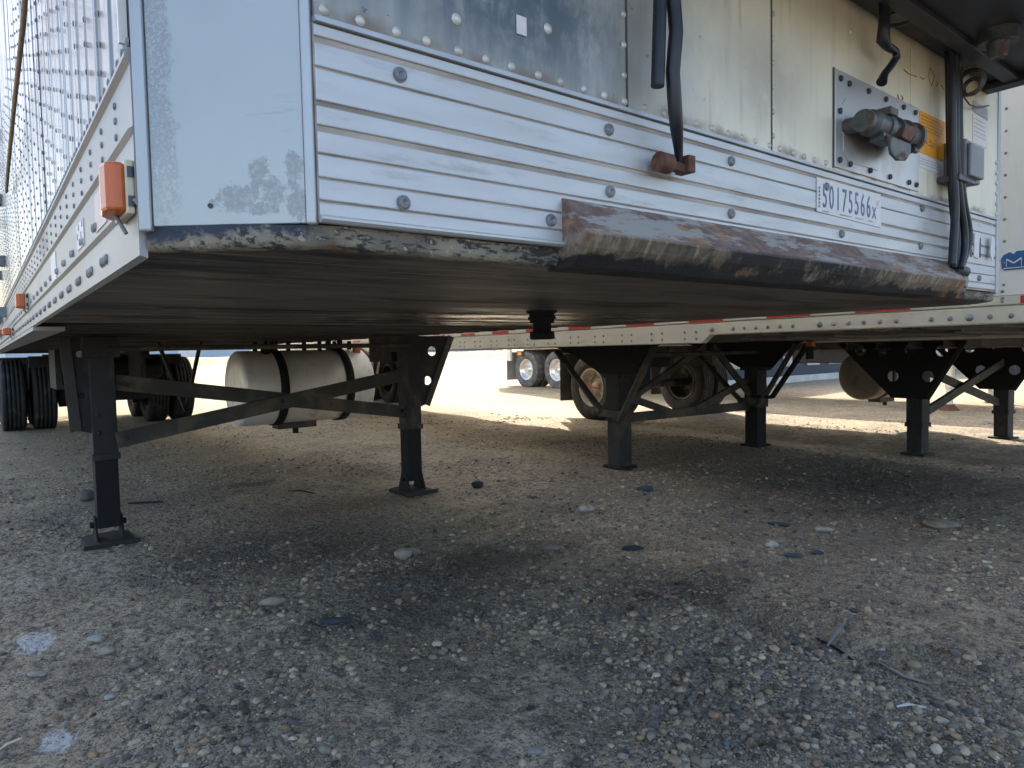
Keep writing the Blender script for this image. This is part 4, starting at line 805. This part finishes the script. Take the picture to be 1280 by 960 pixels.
for x_ in (.85, 1.75): MB().box(x_-.05, x_+.05, -1.5, 11.6, .95, 1.12).build('frame_rail', M['leg'], T4)
MB().box(.10, .75, -2.0, -.45, .55, 1.115).build('storage_box', M['darkblue'], T4, .02); MB().box(.2, 2.3, 1.2, 2.6, .75, 1.115).build('pallet_rack', M['band'], T4, .02)
for x0_ in (.0, 1.98): MB().box(x0_, x0_+.6, 11.35, 11.365, .25, 1.05).build('mudflap', M['greyplastic'], T4)
MB().box(-.03, .05, 11.15, 11.32, .80, 1.12).build('rear_corner', M['white'], T4, .01)
p_ = MB().box(-.035, -.02, 10.55, 10.85, .93, 1.08).build('rear_plate', M['rimdark'], T4, .004); MB().box(-.042, -.0355, 10.62, 10.78, .965, 1.045).build('plate_face', M['yellow'], p_)

# ------------------------------------------------------------------ background
WHS = thing('warehouse', 'long pale blue warehouse on the far side of the yard', 'warehouse', (40, 170, -.3))
MB().box(-140, 90, 0, 40, 0, 9).build('wall', M['warehouse'], WHS); MB().prism([(-.8, 9), (20, 12), (40.8, 9)], 'x', -141, 91).build('roof', M['kerb'], WHS)
for i in range(12): MB().box(-130+i*18, -126+i*18, -.08, .0, 0, 4.5).build('dock_door', M['white'], WHS)
PLT = thing('loading_platform', 'long dark blue platform with pale square panels and white kerb at its foot', 'platform', (15.4, 10.05, -.06))
MB().box(-1, 46, .04, 3, .0, 2.4).build('platform_wall', M['darkblue'], PLT)  # unseen upper part raised so its shade reaches farther over the ground
MB().box(-1, 46, -.25, .0, -.05, .14).build('white_kerb', M['kerb'], PLT, .01)
for i in range(30): MB().box(.2+i*1.35, .95+i*1.35, .0, .038, .42, .72).build('pale_panel', M['palepanel'], PLT, .01)
bm_ = MB(); vs = []; nx, ny = 70, 8
for i in range(nx+1):
    for j in range(ny+1):
        xx = -60+210*i/nx; t_ = j/ny; vs.append((xx, 96+t_*12+3*math.sin(xx*.05), -.25+(.9+.5*float(fbm(np.float64(xx*.08), np.float64(2.0), 3)))*math.sin(pi*t_)+.2*float(vnoise(np.float64(xx*.6), np.float64(j*1.3), 4))*math.sin(pi*t_)))
bm_.add(vs, [(i*(ny+1)+j, (i+1)*(ny+1)+j, (i+1)*(ny+1)+j+1, i*(ny+1)+j+1) for i in range(nx) for j in range(ny)], True)
tag(bm_.build('grass_bank', M['berm'], None), kind='structure')

# ------------------------------------------------------------------ GROUND sheet
def spaced(a0, a1, step, far, g=1.10):
    xs = list(np.arange(a0, a1, step)); s_ = step; x_ = xs[-1]; hi = []
    while x_ < far: s_ *= g; x_ += s_; hi.append(x_)
    s_ = step; x_ = a0; lo = []
    while x_ > -far: s_ *= g; x_ -= s_; lo.append(x_)
    return np.array(lo[::-1]+xs+hi)
gx = spaced(-1.2, 5.2, .020, 900); gy = spaced(-1.0, 5.6, .020, 900)
GX, GY = np.meshgrid(gx, gy, indexing='ij'); GZ = gh(GX, GY)
GZ = GZ - sstep(np.hypot(GX, GY), 60, 200)*0
vv = np.stack([GX, GY, GZ], -1).reshape(-1, 3).astype(np.float32); nx, ny = len(gx), len(gy)
ii, jj = np.meshgrid(np.arange(nx-1), np.arange(ny-1), indexing='ij'); a = (ii*ny+jj).ravel(); quads = np.stack([a, a+ny, a+ny+1, a+1], 1)
def fastmesh(name, v, f, smooth=True):
    me = bpy.data.meshes.new(name); me.vertices.add(len(v)); me.vertices.foreach_set('co', v.ravel()); n = f.shape[1]
    me.loops.add(f.size); me.loops.foreach_set('vertex_index', f.ravel().astype(np.int32)); me.polygons.add(len(f)); me.polygons.foreach_set('loop_start', np.arange(0, f.size, n, dtype=np.int32))
    me.polygons.foreach_set('use_smooth', np.full(len(f), smooth)); me.update(calc_edges=True); return me
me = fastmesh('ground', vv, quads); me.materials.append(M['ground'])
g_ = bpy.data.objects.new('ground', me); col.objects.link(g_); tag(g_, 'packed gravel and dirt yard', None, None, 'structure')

# ------------------------------------------------------------------ gravel (nobody could count it)
def ico(sub_):
    if sub_ == 0: return np.array([(1, 0, 0), (-1, 0, 0), (0, 1, 0), (0, -1, 0), (0, 0, 1), (0, 0, -1)], float), np.array([(0, 2, 4), (2, 1, 4), (1, 3, 4), (3, 0, 4), (2, 0, 5), (1, 2, 5), (3, 1, 5), (0, 3, 5)])
    b = bmesh.new(); bmesh.ops.create_icosphere(b, subdivisions=sub_, radius=1); v = np.array([x.co[:] for x in b.verts]); f = np.array([[q.index for q in p.verts] for p in b.faces]); b.free(); return v, f
PAL = 1.3*np.array([(.26, .225, .175), (.16, .155, .15), (.30, .27, .22), (.11, .115, .12), (.38, .35, .30), (.24, .17, .12), (.06, .058, .058), (.18, .175, .165)])
OIL_SHADE = ((1.45, 1.85, .50, .24, .8), (1.95, .98, .36, .16, .85), (4.3, 1.6, 1.3, .8, .75), (3.0, 2.45, .7, .35, .5), (.95, 2.7, .62, .45, .85), (.28, 4.4, .8, .3, .5), (4.6, 3.2, 1.2, .5, .6), (2.9, .8, .7, .4, .35), (1.35, .35, .3, .3, .25), (1.0, 1.5, .35, .2, .5))  # dark patches repeated for the stones, oily stain plus some painted shade
def oil_shade(x, y):
    o = np.zeros_like(x)
    for cx_, cy_, rx_, ry_, k1 in OIL_SHADE: o = np.maximum(o, k1*np.clip(1.5-np.sqrt(((x-cx_)/rx_)**2+((y-cy_)/ry_)**2), 0, 1)*sstep(fbm(x*3.2, y*3.2, 51, 3), .32, .55))
    return o
def density(x, y):
    d = .10+1.3*sstep(fbm(x*1.3, y*1.3, 21, 4), .47, .64)*(.4+1.2*sstep(fbm(x*5, y*5, 33, 3), .4, .6))
    for cx_, cy_, r_, k1 in ((1.35, .35, .40, 1.7), (1.55, .05, .40, 1.2), (1.25, 1.25, .30, 1.5), (.25, 1.35, .35, 1.6), (2.6, 1.6, 1.0, 1.0), (1.15, 2.0, .3, 1.4), (1.75, .85, .35, 1.4), (3.5, 2.4, 1.2, .8)):
        d = d+k1*np.exp(-((x-cx_)**2+(y-cy_)**2)/r_**2)
    for wx, wy in ((-.19, 1.333), (-.195, 2.1)): d = d*(1-.9*np.exp(-((x-wx)**2+(y-wy)**2)/.09**2))
    d = d*(1-.8*np.exp(-(((x-.75)**2+(y-.75)**2)/.35**2)))*(1-.75*np.exp(-(((x-.9)**2+(y-3.2)**2)/.9**2)))
    return d
def gravel(n, smin, smax, power, sub_, name, seed, rmax, dp=1.5):
    r = np.random.default_rng(seed); X = []; Y = []
    got = 0
    while got < n:
        # denser near the camera spot, over the whole visible wedge and a margin beside it
        ang = r.uniform(YAW-R(50), YAW+R(50), n); dist = .9+(rmax-.9)*r.random(n)**dp
        x = CAM.x+np.sin(ang)*dist; y = CAM.y+np.cos(ang)*dist; keep = r.random(n)*3.0 < density(x, y); X.append(x[keep]); Y.append(y[keep]); got += keep.sum()
    x = np.concatenate(X)[:n]; y = np.concatenate(Y)[:n]; bv, bf = ico(sub_)
    s = smin+(smax-smin)*r.random(n)**power; sc = np.stack([s*r.uniform(.8, 1.35, n), s*r.uniform(.7, 1.1, n), s*r.uniform(.45, .8, n)], 1)
    jit = 1+.22*(r.random((n, len(bv), 1))-.5)*(3 if sub_ == 0 else 2 if sub_ == 1 else 1.2); V = bv[None]*jit*sc[:, None, :]
    a = r.uniform(0, 2*pi, n); ca, sa = np.cos(a)[:, None], np.sin(a)[:, None]; tl = r.uniform(-.4, .4, n)[:, None]
    vx = V[..., 0]*ca-V[..., 1]*sa; vy = V[..., 0]*sa+V[..., 1]*ca; vz = V[..., 2]+vx*tl*.5
    z = gh(x, y)+sc[:, 2]*r.uniform(-.35, .45, n)
    P = np.stack([vx+x[:, None], vy+y[:, None], vz+z[:, None]], -1).reshape(-1, 3).astype(np.float32)
    F = (bf[None]+(np.arange(n)*len(bv))[:, None, None]).reshape(-1, 3); me = fastmesh(name, P, F, sub_ > 1); me.materials.append(M['pebble'])
    c = PAL[r.choice(len(PAL), n, p=[.24, .2, .16, .1, .07, .06, .09, .08])]*r.uniform(.7, 1.2, (n, 1)); near = sstep(3.4-y, 0, 1.6)[:, None]; c = c*np.where(near > .5, np.array([1.12, 1.0, .86]), np.array([1.12, 1.0, .85]))
    c = c*(1-.78*oil_shade(x, y))[:, None]; cc = np.repeat(np.concatenate([np.clip(c, 0, 1), np.ones((n, 1))], 1), len(bv), 0).astype(np.float32)
    at_ = me.color_attributes.new('Col', 'FLOAT_COLOR', 'POINT'); at_.data.foreach_set('color', cc.ravel())
    o = bpy.data.objects.new(name, me); col.objects.link(o); return o
tag(gravel(150000, .0020, .0058, 1.8, 0, 'fine_gravel', 11, 8), 'fine loose gravel strewn over the dirt', 'gravel', None, 'stuff')
tag(gravel(16000, .008, .018, 2.2, 1, 'track_gravel', 17, 11, .75), 'angular stones pressed into the dirt under the trailers', 'gravel', None, 'stuff')
tag(gravel(11000, .0042, .0095, 2.4, 1, 'medium_gravel', 13, 8), 'coarser angular gravel mixed into the dirt', 'gravel', None, 'stuff')
tag(gravel(2900, .007, .0165, 2.2, 2, 'pebble_gravel', 12, 7.0), 'rounded grey and tan pebbles spread over the dirt', 'gravel', None, 'stuff')

# ------------------------------------------------------------------ single rocks
def rock(px, py, L, Wr, H, colr, label, rot=0, flat=.35, seed=0, name='rock', grp=None):
    p = at(px, py, Z=0); p.z = G(p.x, p.y); b = bmesh.new(); bmesh.ops.create_icosphere(b, subdivisions=3, radius=1); r = random.Random(seed)
    o3 = Vector((r.random()*50, r.random()*50, r.random()*50))
    from mathutils import noise
    for v in b.verts:
        d = 1+.28*(noise.noise(v.co*1.1+o3))+.08*noise.noise(v.co*3+o3); v.co = Vector((v.co.x*L*d, v.co.y*Wr*d, v.co.z*H*d))
    me = bpy.data.meshes.new(name); b.to_mesh(me); b.free(); me.materials.append(rockmat(str(seed), colr))
    for q in me.polygons: q.use_smooth = True
    o = bpy.data.objects.new(name, me); col.objects.link(o); o.location = (p.x, p.y, p.z+H*(flat+.25)); o.rotation_euler = (0, 0, rot-YAW); tag(o, label, 'rock' if name == 'rock' else 'debris', grp); return o
rock(504, 697, .043, .036, .030, (.27, .245, .20), 'egg shaped tan cobble, largest of the pair on the dark patch', .2, .45, 1)
rock(516, 688, .037, .025, .020, (.23, .21, .18), 'flatter tan cobble tucked behind the egg shaped one', -.1, .45, 2)
rock(690, 687, .050, .022, .018, (.15, .13, .12), 'long brown cobble half sunk at the oily patch edge', .0, .3, 3)
rock(341, 758, .048, .024, .019, (.30, .25, .19), 'long tan cobble lying alone below the dark patch under the trailer', .25, .4, 4)
rock(733, 640, .055, .035, .020, (.34, .32, .29), 'pale flat cobble in front of the middle trailer leg', .0, .4, 5)
rock(120, 801, .030, .019, .012, (.34, .32, .28), 'pale tapered cobble right of the upper white spill', .2, .4, 6)
rock(133, 813, .028, .018, .013, (.33, .30, .23), 'yellowish cobble just below the pale tapered one', .3, .4, 7)
rock(47, 844, .028, .014, .010, (.27, .25, .22), 'flat grey brown cobble below the upper white spill', .0, .35, 8)
rock(137, 863, .014, .010, .008, (.42, .41, .40), 'small whitish cobble in the lower left gravel', .4, .4, 9)
rock(680, 777, .013, .012, .010, (.36, .33, .28), 'round cream pebble alone in the central gravel', .0, .5, 10)
rock(669, 934, .019, .012, .008, (.25, .25, .24), 'large flat oval pebble at the bottom centre', -.1, .4, 11)
rock(801, 922, .010, .009, .007, (.33, .22, .12), 'rounded orange brown pebble near the bottom edge', .0, .5, 12)
rock(908, 923, .009, .009, .007, (.10, .13, .16), 'dark blue grey pebble near the bottom edge', .0, .5, 13)
rock(945, 860, .012, .010, .008, (.17, .13, .11), 'reddish brown pebble beside the white pebble heap', .0, .5, 14)
rock(965, 683, .030, .024, .018, (.36, .35, .32), 'whitish rounded cobble right of the middle ground', .0, .5, 15)
rock(1030, 659, .048, .028, .016, (.32, .29, .24), 'broad pale tan cobble behind the black rubber shards', .1, .4, 16)
rock(1177, 655, .10, .06, .022, (.20, .17, .13), 'wide flat brown slab at the edge of the dark oily ground', .0, .3, 17)
rock(108, 627, .05, .05, .045, (.13, .11, .10), 'dark round stone just behind the left landing leg foot', .0, .6, 18)
BK = (.022, .026, .034)
rock(597, 609, .045, .035, .030, BK, 'black rubber lump on pale dirt right of the right foot', .3, .5, 21, 'rubber_lump')
rock(806, 611, .060, .035, .022, (.04, .055, .075), 'dark blue black lump in front of the middle trailer leg', -.2, .4, 22, 'rubber_lump')
rock(790, 686, .055, .020, .014, BK, 'black rubber strip fragment on dirt by the drag marks', .1, .4, 23, 'rubber_fragment')
rock(972, 651, .065, .022, .010, (.035, .045, .065), 'black tyre shard, topmost of the three shards at right', -.5, .6, 24, 'rubber_fragment')
rock(991, 696, .045, .018, .009, (.04, .055, .075), 'long blue black tyre shard in the right middle ground', -.2, .5, 25, 'rubber_fragment')
rock(1022, 691, .030, .018, .012, (.035, .045, .06), 'small black tyre shard right of the long one', .1, .5, 26, 'rubber_fragment')
rock(473, 799, .016, .013, .006, (.04, .055, .07), 'small dark flat chip in the central gravel', .1, .5, 27, 'rubber_fragment')
rock(663, 882, .010, .007, .006, (.02, .02, .025), 'tiny black chip above the bottom centre pebbles', .1, .5, 28, 'rubber_fragment')
rock(838, 754, .022, .006, .004, (.42, .17, .06), 'orange wood chip beside the dark rut', -.1, .8, 29, 'wood_chip')
rock(418, 776, .055, .022, .012, (.04, .045, .055), 'crumpled black plastic rag on the gravel left of centre', .0, .5, 30, 'plastic_rag')
# thin debris
def strip(pts, w_, t_, mat, name, label, cat, lift=.006):
    P = [at(a, b, Z=0) for a, b in pts]; P = [Vector((p.x, p.y, G(p.x, p.y)+lift+(.004 if 0 < i < len(P)-1 else 0))) for i, p in enumerate(P)]
    mb = MB(); L = []
    for i, p in enumerate(P):
        d = (P[min(i+1, len(P)-1)]-P[max(i-1, 0)]).normalized(); s_ = d.cross(Vector((0, 0, 1))).normalized(); k1 = .35 if i in (0, len(P)-1) else 1
        L += [p+s_*w_*k1/2, p-s_*w_*k1/2, p-s_*w_*k1/2-Vector((0, 0, t_)), p+s_*w_*k1/2-Vector((0, 0, t_))]
    fs = [(0, 1, 2, 3), tuple(len(L)-1-i for i in range(4))]
    for i in range(len(P)-1):
        for j in range(4): fs.append((i*4+j, i*4+(j+1) % 4, (i+1)*4+(j+1) % 4, (i+1)*4+j))
    return tag(mb.add(L, fs).build(name, mat, None), label, cat)
strip([(1098, 817), (1112, 824), (1130, 832), (1148, 837), (1167, 842)], .010, .004, M['rimsilver'], 'metal_strip', 'curved silver metal strip on the right foreground gravel', 'debris')
strip([(1121, 886.5), (1135, 886.5), (1158, 887)], .0085, .004, M['tapewhite'], 'paper_strip', 'short white strip lying below the curved metal one', 'debris')
strip([(1020, 789), (1035, 797), (1050, 806), (1068, 815)], .009, .006, M['band'], 'bark_strip', 'dark bent strip with a stick lying across it', 'debris')
strip([(1034, 801), (1044, 792), (1057, 781)], .009, .008, M['greyplastic'], 'broken_stick', 'grey green stick crossing the dark bent strip', 'stick', .014)
strip([(0, 932), (10, 927), (27, 920)], .004, .004, M['beige'], 'pale_stick', 'thin pale stick in the lower left corner', 'stick')
strip([(160, 631), (180, 630), (204, 629)], .018, .012, M['band'], 'steel_rod', 'dark straight rod beside the left landing leg', 'rod', .012)
strip([(360, 615), (375, 614), (393, 616)], .02, .008, M['band'], 'rubber_strip', 'thin black strip on the dirt beneath the fuel tank', 'debris', .01)
strip([(760, 583), (772, 586), (790, 587)], .03, .01, M['band'], 'leg_pad', 'flattened black rag at the base of the middle trailer leg', 'debris', .012)

# small weeds
def weed(px, py, n, h, label, seed):
    p = at(px, py, Z=0); z0 = G(p.x, p.y); r = random.Random(seed); mb = MB()
    for i in range(n):
        a = r.uniform(0, 2*pi); l = h*r.uniform(.5, 1.1); w_ = l*.10; d = Vector((cos(a), sin(a), 0)); q = Vector((-d.y, d.x, 0)); b0 = Vector((p.x, p.y, z0))+d*r.uniform(0, h*.25)
        m1 = b0+d*l*.35+Vector((0, 0, l*.65)); m2 = b0+d*l*.9+Vector((0, 0, l*r.uniform(.5, .9))); mb.add([b0-q*w_, b0+q*w_, m1+q*w_*1.3, m1-q*w_*1.3, m2], [(0, 1, 2, 3), (3, 2, 4)])
    return tag(mb.build('weed', M['weed'], None), label, 'weed')
M['weed'] = wmat('weed_leaf', (.07, .10, .035), .7, 0, .35, 60)
weed(596, 691, 26, .035, 'tiny green weed among the oily cobbles near the long brown one', 3)
weed(951, 921, 18, .020, 'tiny green weed in the pebbles by the dark blue grey pebble', 4)
